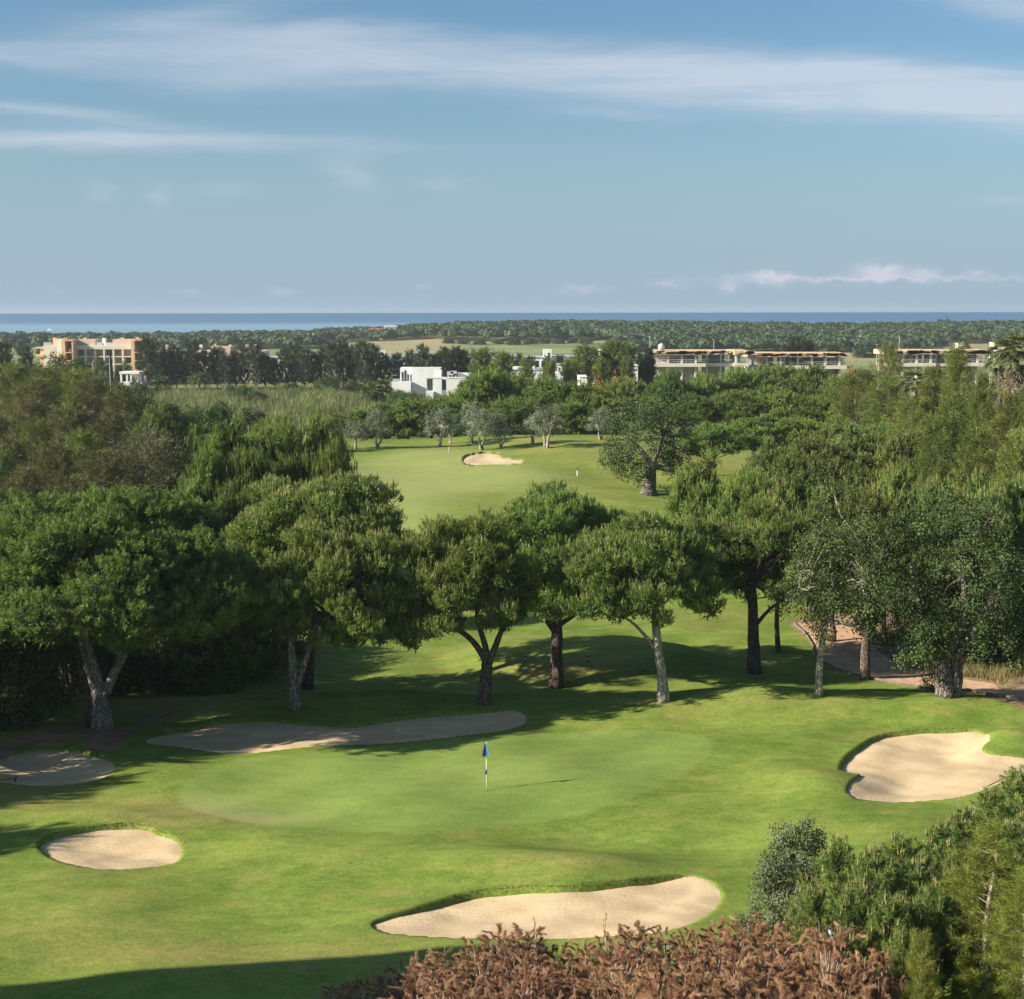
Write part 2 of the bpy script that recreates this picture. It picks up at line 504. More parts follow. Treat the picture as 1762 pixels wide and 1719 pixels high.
def sand_z(k, x, y):
    s, far = bunker_terms(k, x, y)
    lip = LIP[k]
    b = -.05 - lip * far * sm(1.0, 0.0, -s) * .6 - .25 * lip * far - .20 * sm(0.0, 2.2, -s)
    b = b + .020 * np.sin(x * 2.1 + y * 1.3) * np.sin(y * 1.9 - x * .6) + .010 * np.sin(x * 4.1) * np.sin(y * 3.7 + 1)
    return gz0(x, y) + b, s

# ------------------------------------------------------------------ ground (one sheet to the shore)
def spaced(a, b, step):
    return np.arange(a, b, step)
def grow(a, b, s0, g):
    out = [a]
    while out[-1] < b:
        out.append(out[-1] + s0); s0 *= g
    return np.array(out)
xs_r = grow(27.0, 2400.0, .25, 1.055)
xs = np.concatenate([-xs_r[::-1], spaced(-26.9, 26.95, .15), xs_r])
ys = np.concatenate([-grow(-40.0, 60.0, 1.0, 1.2)[::-1], spaced(40.3, 78.5, .14), grow(78.6, 120, .16, 1.012), ])
ys = np.concatenate([ys[ys < 120], grow(120.3, 182, .5, 1.012)])
ys = np.concatenate([ys[ys < 182], spaced(182.3, 206, .28), grow(206.3, 2600, .6, 1.03)])
ys = np.unique(ys)
X, Y = np.meshgrid(xs, ys)
Zg = gz(X.ravel(), Y.ravel())
ny, nx = X.shape
ii = np.arange(ny - 1)[:, None] * nx + np.arange(nx - 1)[None, :]
Fg = np.stack([ii, ii + 1, ii + nx + 1, ii + nx], -1).reshape(-1, 4)

GREEN_PX = [(305,1370),(330,1335),(400,1308),(520,1293),(640,1284),(760,1276),(900,1262),(1050,1257),(1160,1260),(1215,1270),(1226,1290),(1190,1325),(1120,1360),(1040,1390),(960,1410),(860,1422),(720,1430),(560,1428),(420,1415),(340,1397)]
FAIR_PX = [(560,905),(590,800),(640,785),(740,772),(830,775),(905,800),(960,815),(900,835),(800,850),(760,905),(740,925)]
DIRT = [px_loop(p, 5) for p in (
 [(1360,1072),(1430,1058),(1520,1060),(1580,1075),(1620,1105),(1700,1150),(1790,1172),(1800,1215),(1700,1200),(1600,1188),(1500,1172),(1440,1152),(1402,1138),(1398,1110)],
 [(150,1262),(200,1250),(260,1225),(300,1228),(250,1248),(200,1290),(150,1290)],
 [(-30,1290),(60,1262),(170,1252),(200,1260),(120,1272),(40,1284),(-20,1310)],)]
DRY = [(at_z(a, b, 0)[:2], c, d, e) for a, b, c, d, e in (
 (300, 1395, 3.2, 1.6, .75), (420, 1402, 2.6, .9, .8), (290, 1415, 1.6, .7, .7), (80, 1365, 3.5, 1.8, .55), (40, 1380, 3.0, 1.4, .6), (640, 1620, 3.0, .8, .35), (300, 1640, 5.0, 1.2, .65), (120, 1600, 4.0, 2.0, .4), (560, 1640, 4.0, 1.0, .5),
 (1000, 1500, 3.0, .8, .45), (250, 1380, 2.4, 1.0, .5), (970, 1128, 5.0, 1.6, .65), (1040, 1120, 4.0, 1.2, .5), (330, 1215, 4, 2, .6), (420, 1195, 4, 2, .55),
 (880, 1330, 4, 2, .12), (1480, 1350, .7, .7, .35), (1300, 1230, 6, 1, .3), (180, 1500, 5, 1, .2))]
DRY += [(np.array(P(a, b)[:2]), c, d, e) for a, b, c, d, e in (
 (1180, 790, 9, 9, .75), (800, 842, 9, 3, .5), (900, 820, 12, 5, .5), (1080, 775, 14, 8, .5), (680, 835, 14, 14, .6), (760, 800, 12, 10, .45), (1000, 850, 8, 5, .35), (1140, 815, 9, 5, .45), (870, 760, 20, 4, .6),
 (1250, 1060, 8, 3, .3), (900, 1100, 9, 3, .25), (1510, 1090, 2.5, 3, .9), (1680, 1150, 7, 3, .7), (1560, 1110, 3, 3, .7))]
gx, gy = X.ravel(), Y.ravel()
msk = np.zeros((len(gx), 4), np.float32)
nearsel = (gy > 38) & (gy < 260) & (np.abs(gx) < 70)
sx_, sy_ = gx[nearsel], gy[nearsel]
a0 = .97 * (1 - sm(-.24, .16, sdf(px_loop(GREEN_PX, 6), sx_, sy_)))
a1 = (1 - sm(-4, 4, sdf(px_loop(FAIR_PX, 6), sx_, sy_))) * .95
msk[nearsel, 0] = np.maximum(a0, a1)
dd = np.zeros(len(sx_))
for c, a, b, e in DRY:
    dd = np.maximum(dd, e * bump(sx_, sy_, c[0], c[1], a, b))
msk[nearsel, 1] = np.maximum(dd, .42 * a1)
dr = np.zeros(len(sx_))
for lp in DIRT:
    dr = np.maximum(dr, 1 - sm(-.5, .5, sdf(lp, sx_, sy_)))
msk[nearsel, 2] = dr
msk[:, 3] = sm(206, 232, gy)                                  # rough country beyond the course
GM, t = new_mat('turf')
pos = t.n('ShaderNodeNewGeometry').outputs['Position']
at = t.n('ShaderNodeAttribute', attribute_name='turf_kind')
sp = t.n('ShaderNodeSeparateColor'); t.link(at.outputs['Color'], sp.inputs[0])
kg, kd, kdirt, kfar = sp.outputs[0], sp.outputs[1], sp.outputs[2], at.outputs['Alpha']
big = t.noise(t.mapping(pos, (.10, .22, .1), rot=(0, 0, .2)), 1.0, 5, .6)
med = t.noise(t.mapping(pos, (.7, 1.3, 1), rot=(0, 0, -.15)), 1.0, 6, .65, .4)
fin = t.noise(t.mapping(pos, (7, 7, 7)), 1.0, 4, .7)
grn = t.noise(t.mapping(pos, (26, 26, 26)), 1.0, 3, .7)
f1 = t.m('ADD', t.m('MULTIPLY', big, .52), t.m('MULTIPLY', med, .48))
rough_c = t.mix(t.ramp(f1, .34, .66), (.104, .170, .026), (.208, .264, .054))
dryness = t.ramp(t.noise(t.mapping(pos, (.33, .6, 1), loc=(4, 2, 0)), 1.0, 6, .65), .50, .70, 0, .6)
rough_c = t.mix(dryness, rough_c, (.265, .245, .068))
lush = t.ramp(t.noise(t.mapping(pos, (.45, .9, 1), loc=(14, 7, 0)), 1.0, 5, .6), .55, .72, 0, .55)
rough_c = t.mix(lush, rough_c, (.095, .170, .020))
rough_c = t.mix(t.m('MULTIPLY', kd, t.ramp(med, .25, .6, .35, 1)), rough_c, (.285, .235, .085))
green_c = t.mix(t.ramp(f1, .36, .64), (.148, .224, .049), (.216, .285, .070))
green_c = t.mix(t.m('MULTIPLY', kd, 1.0), green_c, (.33, .325, .135))
c = t.mix(kg, rough_c, green_c)
wear = t.m('ADD', t.m('MULTIPLY', t.m('SUBTRACT', fin, .5), 1.15), t.m('MULTIPLY', t.m('SUBTRACT', grn, .5), 1.5))
wear = t.m('ADD', wear, t.m('MULTIPLY', t.m('SUBTRACT', t.noise(t.mapping(pos, (1.9, 3.4, 2), rot=(0, 0, .3)), 1.0, 5, .7), .5), .75))
wear = t.m('MULTIPLY', wear, t.ramp(kg, 0, 1, 1.0, .5))
c = t.mix(1.0, c, t.ramp(t.m('ADD', .5, wear), 0, 1, .58, 1.42, False), 'MULTIPLY')
dirt_c = t.mix(t.ramp(med, .3, .7), (.15, .10, .055), (.34, .245, .16))
dirt_c = t.mix(t.ramp(fin, .45, .7, 0, .5), dirt_c, (.15, .10, .06))
edge = t.ramp(t.m('ADD', kdirt, t.m('MULTIPLY', t.m('SUBTRACT', med, .5), .8)), .35, .65)
c = t.mix(edge, c, dirt_c)
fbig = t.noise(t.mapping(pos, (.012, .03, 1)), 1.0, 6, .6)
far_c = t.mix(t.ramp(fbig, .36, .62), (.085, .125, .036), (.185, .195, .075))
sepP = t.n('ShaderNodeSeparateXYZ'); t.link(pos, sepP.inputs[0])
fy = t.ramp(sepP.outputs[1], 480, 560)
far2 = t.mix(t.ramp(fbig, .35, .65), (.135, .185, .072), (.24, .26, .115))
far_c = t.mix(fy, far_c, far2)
qx = t.m('DIVIDE', sepP.outputs[0], sepP.outputs[1])
tanm = t.m('MULTIPLY', t.ramp(sepP.outputs[1], 700, 760), t.m('MULTIPLY', t.ramp(qx, -.13, -.10), t.ramp(qx, -.05, -.02, 1, 0)))
tan2 = t.m('MULTIPLY', t.ramp(sepP.outputs[1], 640, 700), t.ramp(qx, .18, .24))
tanm = t.m('MAXIMUM', tanm, tan2)
far_c = t.mix(tanm, far_c, t.mix(t.ramp(fbig, .4, .6), (.33, .275, .165), (.25, .245, .12)))
c = t.mix(kfar, c, far_c)
h = t.m('ADD', t.m('MULTIPLY', fin, .6), t.m('MULTIPLY', grn, .5))
princ(t, c, .9, .08, bumpn(t, h, .55, .05))
ground = mesh_obj('ground', np.stack([gx, gy, Zg], 1), Fg, GM, smooth=True)
ca = ground.data.attributes.new('turf_kind', 'FLOAT_COLOR', 'POINT')
ca.data.foreach_set('color', msk.ravel())
kind(ground, 'structure')

SM, t = new_mat('bunker_sand')
pos = t.n('ShaderNodeNewGeometry').outputs['Position']
n1 = t.noise(t.mapping(pos, (.5, .9, 1)), 1.0, 5, .6)
n2 = t.noise(t.mapping(pos, (9, 9, 9)), 1.0, 5, .7)
n3 = t.noise(t.mapping(pos, (2.4, 3.6, 3)), 1.0, 5, .65)
wv = t.n('ShaderNodeTexWave', wave_type='RINGS', bands_direction='Z')
t.link(t.mapping(pos, (.9, .9, .9), loc=(-3, 5, 0)), wv.inputs['Vector'])
wv.inputs['Scale'].default_value = 1.25
wv.inputs['Distortion'].default_value = 7.0
wv.inputs['Detail'].default_value = 2.0
wv.inputs['Detail Scale'].default_value = .35
c = t.mix(t.ramp(n1, .3, .7), (.50, .375, .225), (.61, .475, .30))
c = t.mix(t.ramp(n3, .52, .74, 0, .45), c, (.52, .38, .24))
c = t.mix(t.ramp(n2, .55, .75, 0, .35), c, (.44, .32, .20))
h = t.m('ADD', t.m('ADD', t.m('MULTIPLY', n2, .55), t.m('MULTIPLY', n3, .55)), t.m('MULTIPLY', wv.outputs['Fac'], .10))
princ(t, c, .95, .1, bumpn(t, h, .75, .05))
SAND_LABEL = {}
for k, lp in BUNKERS.items():
    step = .16 if k != 'far' else .28
    (x0, y0), (x1, y1) = lp.min(0) - .5, lp.max(0) + .5
    bx, by = np.meshgrid(np.arange(x0, x1, step), np.arange(y0, y1, step))
    z, s = sand_z(k, bx.ravel(), by.ravel())
    r, cN = bx.shape
    ii = (np.arange(r - 1)[:, None] * cN + np.arange(cN - 1)[None, :]).ravel()
    Fq = np.stack([ii, ii + 1, ii + cN + 1, ii + cN], 1)
    Fq = Fq[(s[Fq] < .22).any(1)]
    used, inv = np.unique(Fq, return_inverse=True)
    o = mesh_obj('sand_bunker', np.stack([bx.ravel(), by.ravel(), z], 1)[used], inv.reshape(-1, 4), SM, smooth=True)
    kind(o, 'structure')

# ---- uneven fringe of longer grass along the bunker rims, one mass
def blades(B, D, L, W, rng, N=None):
    """thin triangles from base points B along directions D"""
    n = len(B)
    # with N the flat of the blade turns towards N, as needles fan out round a shoot
    side = np.cross(D, rng.standard_normal((n, 3)) if N is None else N + rng.standard_normal((n, 3)) * .7)
    side /= np.linalg.norm(side, axis=1)[:, None] + 1e-9
    side *= (W * .5)[:, None] if np.ndim(W) else W * .5
    V = np.stack([B - side, B + side, B + D * (L[:, None] if np.ndim(L) else L)], 1).reshape(-1, 3)
    return V, np.arange(3 * n).reshape(-1, 3)
def unit(v):
    return v / (np.linalg.norm(v, axis=-1, keepdims=True) + 1e-9)
rngG = np.random.default_rng(5)
Bs = []; Ls = []; Ts = []
for k, lp in BUNKERS.items():
    seg = np.roll(lp, -1, 0) - lp
    ln = np.linalg.norm(seg, axis=1)
    n = int(ln.sum() * (110 if k != 'far' else 60))
    idx = rngG.choice(len(lp), n, p=ln / ln.sum())
    nrm = np.stack([seg[idx, 1], -seg[idx, 0]], 1); nrm = unit(nrm)
    p = lp[idx] + seg[idx] * rngG.random((n, 1)) + nrm * rngG.normal(0, .07, (n, 1))
    s, far = bunker_terms(k, p[:, 0], p[:, 1])
    keep = (s > -.12) & (rngG.random(n) < .22 + .78 * far)
    p = p[keep]; far = far[keep]
    z = gz(p[:, 0], p[:, 1])
    Bs.append(np.column_stack([p, z - .02])); Ls.append((.02 + .07 * far * rngG.random(len(p))) * (1 if k != 'far' else 2)); Ts.append(rngG.random(len(p)))
Bs = np.vstack(Bs); Ls = np.concatenate(Ls); Ts = np.concatenate(Ts)
D_ = unit(np.column_stack([rngG.normal(0, .35, len(Bs)), rngG.normal(0, .35, len(Bs)), np.ones(len(Bs))]))
V, F = blades(Bs, D_, Ls, .022, rngG)
kind(mesh_obj('grass_fringe', V, F, L_TURF, tint=np.repeat(Ts, 3)), 'stuff')

# ---- sea
SEA, t = new_mat('sea_water')
pos = t.n('ShaderNodeNewGeometry').outputs['Position']
sepP = t.n('ShaderNodeSeparateXYZ'); t.link(pos, sepP.inputs[0])
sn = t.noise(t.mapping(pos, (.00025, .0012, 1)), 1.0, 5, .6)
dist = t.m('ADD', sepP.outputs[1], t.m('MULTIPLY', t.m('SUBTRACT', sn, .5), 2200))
deep = t.ramp(dist, 2700, 4300)                      # pale inshore band: calm water's sky reflection painted into the colour
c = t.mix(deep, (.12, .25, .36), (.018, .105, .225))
rp = t.noise(t.mapping(pos, (.02, .06, .05)), 1.0, 5, .7)
b = princ(t, c, .5, .06, bumpn(t, rp, .5, .6))
V = []; yb = np.array([1050, 1300, 1800, 2400, 3500, 6000, 12000, 24000, 45000, 70000.])
for y in yb:
    for q in np.linspace(-.62, .62, 9):
        V.append((q * y, y, -5.0))
F = [(i * 9 + j, i * 9 + j + 1, (i + 1) * 9 + j + 1, (i + 1) * 9 + j) for i in range(len(yb) - 1) for j in range(8)]
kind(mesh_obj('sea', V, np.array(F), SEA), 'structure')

# ---- cart path with its kerb
def strip(name, left, right, mat, lift, n=14, cross=8):
    Lp = np.array([P(*p)[:2] for p in left]); Rp = np.array([P(*p)[:2] for p in right])
    def res(a, m):
        s = np.r_[0, np.cumsum(np.linalg.norm(np.diff(a, axis=0), axis=1))]
        u = np.linspace(0, s[-1], m)
        return np.column_stack([np.interp(u, s, a[:, 0]), np.interp(u, s, a[:, 1])])
    m = n * (len(left) - 1)
    Lr, Rr = res(Lp, m), res(Rp, m)
    tt = np.linspace(0, 1, cross)
    g = Lr[:, None, :] * (1 - tt[None, :, None]) + Rr[:, None, :] * tt[None, :, None]
    g = g.reshape(-1, 2)
    z = gz(g[:, 0], g[:, 1]) + lift
    ii = (np.arange(m - 1)[:, None] * cross + np.arange(cross - 1)[None, :]).ravel()
    return mesh_obj(name, np.column_stack([g, z]), np.stack([ii, ii + 1, ii + cross + 1, ii + cross], 1), mat, smooth=True), Lr
PATH_L = [(1366,1074),(1385,1092),(1398,1112),(1402,1136),(1440,1153),(1500,1170),(1580,1183),(1680,1194),(1790,1212)]
PATH_R = [(1430,1066),(1466,1080),(1490,1098),(1505,1118),(1530,1136),(1570,1152),(1640,1168),(1710,1178),(1800,1192)]
M_PATH = plain('path_gravel', (.52, .34, .215), .95, .1, .3, 1.2, bump=.4)
pth, Lr = strip('path', PATH_L, PATH_R, M_PATH, .035)
kind(pth, 'structure')
kb = MB()
kz = gz(Lr[:, 0], Lr[:, 1]) + .06
kb.tube(np.column_stack([Lr, kz]), .085, 6)
kerb = kb.build('kerb', plain('kerb_stone', (.17, .14, .12), .9, .2, .3, 2.0))
kind(kerb, 'structure')
# ------------------------------------------------------------------ foliage generators (all in metres round the trunk's foot)
def fib_dirs(n, rng, zmin=-1.0):
    i = np.arange(n) + .5
    z = zmin + (1 - zmin) * i / n
    a = i * 2.399963 + rng.random() * 6.28
    r = np.sqrt(np.maximum(0, 1 - z * z))
    d = np.stack([r * np.cos(a), r * np.sin(a), z], 1) + rng.normal(0, .12, (n, 3))
    return unit(d)
def lobes_umbrella(rng, c, R, H, n, size=.27, flat=.72, rim=True, Ry=None):
    """a domed crown built of branch pads; c = centre of the crown's underside"""
    Ry = Ry or R
    out = []
    for i in range(n):
        r = math.sqrt((i + .5) / n) * .84
        a = i * 2.399963 + rng.normal(0, .25)
        z = H * (.16 + .66 * (1 - (r / .84) ** 2.8 * .9) + rng.normal(0, .095))
        out.append((c[0] + R * r * math.cos(a), c[1] + Ry * r * math.sin(a), c[2] + z, R * size * rng.uniform(.7, 1.25) * (1.1 - .25 * r)))
    if rim:
        m = int(n * .5)
        for i in range(m):
            a = i * 2 * math.pi / m + rng.normal(0, .2)
            r = rng.uniform(.45, .86)
            out.append((c[0] + R * r * math.cos(a), c[1] + Ry * r * math.sin(a), c[2] + H * rng.uniform(.02, .30), R * size * rng.uniform(.55, .95)))
    return np.array([(x, y, z, a) for x, y, z, a in out]), flat
def subclumps(rng, lobes, flat, sub_r, zmin=-.45, cull=.72, k=.8):
    Ps, Ns = [], []
    C = lobes[:, :3]; A = lobes[:, 3]
    for i in range(len(lobes)):
        n = max(4, int(k * 4 * (A[i] / sub_r) ** 2 * .5 * (1 - zmin) * .5))
        d = fib_dirs(n, rng, zmin)
        p = C[i] + d * A[i] * rng.uniform(.72, 1.1, (n, 1)) * np.array([1, 1, flat])
        q = (p[:, None, :] - C[None]) / np.array([1, 1, flat])
        dd = np.linalg.norm(q, axis=2) / A[None]
        dd[:, i] = 9
        ok = dd.min(1) > cull
        Ps.append(p[ok]); Ns.append(unit(d[ok] / np.array([1, 1, flat])))
    return np.vstack(Ps), np.vstack(Ns)
class Fol:
    """collects leaf triangles / quads with a tint, in several material slots"""
    def __init__(self): self.V = []; self.T = []; self.Q = []; self.tt = []; self.tm = []; self.qm = []; self.n = 0
    def tri(self, V, F, tint, m=0):
        self.V.append(V); self.T.append(F + self.n); self.tt.append(tint); self.tm.append(np.full(len(F), m)); self.n += len(V)
    def quad(self, V, F, tint, m=0):
        self.V.append(V); self.Q.append(F + self.n); self.tt.append(tint); self.qm.append(np.full(len(F), m)); self.n += len(V)
    def build(self, name, mats, parent=None):
        F = []; mi = []
        if self.Q: F.append(np.vstack(self.Q)); mi += self.qm
        if self.T: F.append(np.vstack(self.T)); mi += self.tm
        return mesh_obj(name, np.vstack(self.V), F, mats, parent, np.concatenate(mi), np.concatenate(self.tt))
def spikes(B, L, W, rng, D=None):
    """slender three-sided upright spikes (pine candles, shoots)"""
    n = len(B)
    if D is None:
        D = unit(np.column_stack([rng.normal(0, .12, (n, 2)), np.ones(n)]))
    a = unit(np.cross(D, rng.standard_normal((n, 3)))); b = np.cross(D, a)
    vs = [B + W[:, None] * .5 * (math.cos(k) * a + math.sin(k) * b) for k in (0, 2.094, 4.189)] + [B + D * L[:, None]]
    V = np.stack(vs, 1).reshape(-1, 3)
    o = np.arange(n)[:, None] * 4
    F = np.concatenate([o + np.array([0, 1, 3]), o + np.array([1, 2, 3]), o + np.array([2, 0, 3])])
    return V, F
def pine_leaves(fo, rng, lobes, flat, sub_r=.4, tufts=12, needles=9, nl=.28, nw=.04, candles=.5, cl=.24, cw=.045, zmin=-.12, k=.8, cmat=1, up=.85, spread=.55):
    p, nrm = subclumps(rng, lobes, flat, sub_r, zmin, k=k)
    m = len(p)
    stint = rng.random(m)
    tp = np.repeat(p, tufts, 0) + rng.normal(0, sub_r * .38, (m * tufts, 3)) * np.array([1, 1, .7])
    tn = unit(np.repeat(nrm, tufts, 0) * .55 + np.array([0, 0, up]) + rng.normal(0, .2, (m * tufts, 3)))
    tt = np.repeat(stint, tufts) * .35 + rng.random(m * tufts) * .45
    nb = np.repeat(tp, needles, 0) + np.repeat(tn, needles, 0) * (nl * rng.uniform(-.5, .9, (m * tufts * needles, 1)))
    nn = np.repeat(tn, needles, 0)
    nd = unit(nn * 1.25 + rng.normal(0, spread, (len(nb), 3)))
    nt = np.clip(np.repeat(tt, needles) + rng.random(len(nb)) * .25, 0, 1)
    V, F = blades(nb, nd, nl * rng.uniform(.65, 1.2, len(nb)), nw, rng, nn)
    fo.tri(V, F, np.repeat(nt, 3), 0)
    # wide filler blades inside each branch pad, tinted darker as painted inner shade
    nf = np.maximum(10, (60 * (lobes[:, 3] / (nl * 2.2)) ** 2)).astype(int)
    q = np.repeat(lobes, nf, 0)
    dv = unit(rng.standard_normal((len(q), 3)))
    B = q[:, :3] + dv * (q[:, 3] * rng.uniform(.15, .78, len(q)))[:, None] * np.array([1, 1, flat])
    V, F = blades(B, unit(rng.standard_normal(B.shape) + dv * .5), nl * rng.uniform(1.0, 1.8, len(B)), nw * 3.2, rng, dv)
    fo.tri(V, F, np.repeat(rng.random(len(B)) * .4, 3), 0)
    if candles > 0:
        sel = (np.repeat(nrm[:, 2], tufts) > -.1) & (rng.random(m * tufts) < candles * np.clip(.4 + np.repeat(nrm[:, 2], tufts), 0, 1))
        q = tp[sel] + tn[sel] * nl * .9
        V, F = spikes(q, cl * rng.uniform(.5, 1.15, len(q)), np.full(len(q), cw), rng)
        fo.tri(V, F, np.repeat(rng.random(len(q)), 4), cmat)
    return p
def leaf_cards(fo, rng, lobes, flat=.9, sub_r=.45, leaves=60, ls=.1, lw=.055, zmin=-.8, k=.8, m=0, outw=.9, spread=.55):
    p, nrm = subclumps(rng, lobes, flat, sub_r, zmin, k=k, cull=.6)
    n = len(p)
    B = np.repeat(p, leaves, 0) + rng.normal(0, sub_r * spread, (n * leaves, 3))
    N = unit(np.repeat(nrm, leaves, 0) * outw + np.array([0, 0, .35]) + rng.normal(0, .55, (n * leaves, 3)))
    a = unit(np.cross(N, rng.standard_normal(N.shape))); b = np.cross(N, a)
    l = ls * rng.uniform(.6, 1.3, (len(B), 1)); w_ = lw * rng.uniform(.7, 1.2, (len(B), 1))
    V = np.stack([B - a * l * .5, B + b * w_ * .5, B + a * l * .5, B - b * w_ * .5], 1).reshape(-1, 3)
    t_ = np.clip(np.repeat(rng.random(n), leaves) * .55 + rng.random(len(B)) * .45, 0, 1)
    fo.quad(V, np.arange(len(V)).reshape(-1, 4), np.repeat(t_, 4), m)
    return p
def feather_leaves(fo, rng, H, R, nb=60, spray=40, nl=.35, nw=.03, base=.12, prof='cone', lean=.55, droop=0.0, c=(0, 0), mb=None, sprays_along=7, m=0, tuft=.5):
    """feathery crown: branches climbing off a straight stem, each carrying loose sprays of fine needles"""
    for i in range(nb):
        u = (i + rng.random()) / nb
        h = H * (base + (1 - base) * u ** .9)
        pr = (1 - u) ** .75 + .06 if prof == 'cone' else (math.sin(math.pi * min(1, .18 + .82 * u)) ** .6 * .95 + .05)
        L = R * pr * rng.uniform(.65, 1.12)
        a = i * 2.399963 + rng.normal(0, .3)
        d0 = np.array([math.cos(a), math.sin(a), 0])
        t_ = np.linspace(0, 1, 6)[:, None]
        pts = np.array([c[0], c[1], h]) + d0 * L * t_ + np.array([0, 0, 1.0]) * (L * lean * t_ ** 1.5 - droop * L * t_ ** 2.2)
        if mb is not None:
            mb.tube(pts[:5], np.linspace(.012 * L + .012, .008, 5), 4, cap=False)
        ns = max(3, int(sprays_along * (L / R) + 2))
        s = rng.uniform(.18, 1.0, ns)
        sp_ = np.stack([np.interp(s, np.linspace(0, 1, 6), pts[:, j]) for j in range(3)], 1) + rng.normal(0, .1 * R * .4, (ns, 3))
        sd = unit(d0 * .7 + np.array([0, 0, .55 - droop]) + rng.normal(0, .45, (ns, 3)))
        st = rng.random(ns) * .55
        B = np.repeat(sp_, spray, 0)
        D = unit(np.repeat(sd, spray, 0) + rng.normal(0, .42, (len(B), 3)))
        B = B + np.repeat(sd, spray, 0) * rng.uniform(-.3, 1, (len(B), 1)) * tuft + rng.normal(0, .09 * tuft * 2, (len(B), 3))
        V, F = blades(B, D, nl * rng.uniform(.6, 1.2, len(B)), nw, rng)
        fo.tri(V, F, np.repeat(np.clip(np.repeat(st, spray) + rng.random(len(B)) * .45, 0, 1), 3), m)
def curve_pts(a, b, rng, sag=.0, n=6, wob=.06):
    a = np.asarray(a, float); b = np.asarray(b, float)
    t_ = np.linspace(0, 1, n)[:, None]
    L = np.linalg.norm(b - a)
    p = a + (b - a) * t_ + np.array([0, 0, 1]) * (sag * L * np.sin(math.pi * t_))
    p[1:-1] += rng.normal(0, wob * L / n * 1.5, (n - 2, 3))
    return p
def limbs_to(mb, rng, start, targets, r0, r1=.03, sag=-.08, sides=6):
    for q in targets:
        mb.tube(curve_pts(start, q, rng, sag, 6, .12), np.linspace(r0, r1, 6) * rng.uniform(.8, 1.15), sides, jit=.05, rng=rng, cap=False)
def pix_poly(pts, y0, base, dy=None):
    """a limb seen in the photograph, brought to its tree's own distance"""
    out = []
    for i, p in enumerate(pts):
        yy_ = y0 + (0 if dy is None else dy * i / max(1, len(pts) - 1))
        out.append(at_depth(p[0], p[1], yy_) - base)
    out = np.array(out)
    # resample smoothly
    s = np.r_[0, np.cumsum(np.linalg.norm(np.diff(out, axis=0), axis=1))]
    u = np.linspace(0, s[-1], max(6, 3 * len(pts)))
    q = np.stack([np.interp(u, s, out[:, j]) for j in range(3)], 1)
    for _ in range(2):
        q[1:-1] = .25 * q[:-2] + .5 * q[1:-1] + .25 * q[2:]
    return q
def taper(r, n, flare=1.0):
    a = np.linspace(r[0], r[1], n)
    if flare > 1:
        u = np.linspace(0, 1, n)
        a = a * (1 + (flare - 1) * np.exp(-u * 9))
    return a

# ------------------------------------------------------------------ the course's trees with visible stems
SEED = [100]
def nxt():
    SEED[0] += 1
    return np.random.default_rng(SEED[0])
def front_tree(name, label, cat, base_px, stems, crowns, leaf='pine', bark=B_GREY, seed=None, group=None, twigs=0, **kw):
    """stems: list of (pixel polyline, r0, r1, depth drift, flare); crowns: list of (x0, x1, ytop, ybot, depth shift, lobes)"""
    rng = nxt()
    base = P(*base_px)
    root = thing(name, label, cat, base, group)
    y0 = base[1]
    mb = MB()
    ends = []
    for pl, r0, r1, dy, fl in stems:
        q = pix_poly(pl, y0, base, dy)
        if fl > 1: q[0, 2] -= .15
        mb.tube(q, taper((r0, r1), len(q), fl), 12 if r0 > .2 else 7, jit=.05, rng=rng)
        ends.append((q[-1], r1)); 
        if len(q) > 6: ends.append((q[int(len(q) * .7)], (r0 + r1) * .4))
    fo = Fol()
    allc = []
    for x0, x1, yt, yb, ds, n in crowns:
        c = at_depth((x0 + x1) / 2, (yt + yb) / 2, y0 + ds)
        l = at_depth(x0, yb, y0 + ds); r = at_depth(x1, yb, y0 + ds)
        R = (r[0] - l[0]) / 2 * 1.05
        # the rim seen nearest and farthest is tilted by the downward view
        zt = at_depth((x0 + x1) / 2, yt, y0 + ds + .2 * R)[2]; zb = at_depth((x0 + x1) / 2, yb, y0 + ds - .25 * R)[2]
        cc = np.array([c[0], y0 + ds, zb]) - base
        H = zt - zb
        if leaf == 'pine':
            lobes, flat = lobes_umbrella(rng, cc, R, H, n, kw.get('size', .27), kw.get('flat', .72))
            pp = pine_leaves(fo, rng, lobes, flat, **{k: v for k, v in kw.items() if k not in ('size', 'flat', 'mats')})
        else:
            lobes, flat = lobes_umbrella(rng, cc, R, H, n, kw.get('size', .27), kw.get('flat', .9))
            pp = leaf_cards(fo, rng, lobes, flat, **{k: v for k, v in kw.items() if k not in ('size', 'flat', 'mats')})
        allc.append(lobes)
    L = np.vstack(allc)
    for j in range(len(L)):
        d = [np.linalg.norm(e - L[j, :3]) for e, r in ends]
        i = int(np.argmin(d))
        tgt = L[j, :3] - np.array([0, 0, L[j, 3] * .25])
        mb.tube(curve_pts(ends[i][0], tgt, rng, -.06, 6, .14), np.linspace(max(.035, ends[i][1] * .5), .02, 6), 5, jit=.05, rng=rng, cap=False)
    for j in range(twigs or 22):                                   # bare twigs showing through the crown
        i = rng.integers(len(L))
        d = unit(rng.normal(0, 1, 3) + np.array([0, -.7, .2]))
        a = L[i, :3]; b = a + d * L[i, 3] * rng.uniform(.9, 1.25)
        mb.tube(curve_pts(a, b, rng, .1, 6, .25), np.linspace(.035, .008, 6), 4, cap=False)
    mb.build('trunk', bark, root, smooth=True)
    fo.build('crown', kw.get('mats') or ([L_PINE, L_CANDLE, L_CANDLE_G] if leaf == 'pine' else [L_CAROB]), root)
    return root

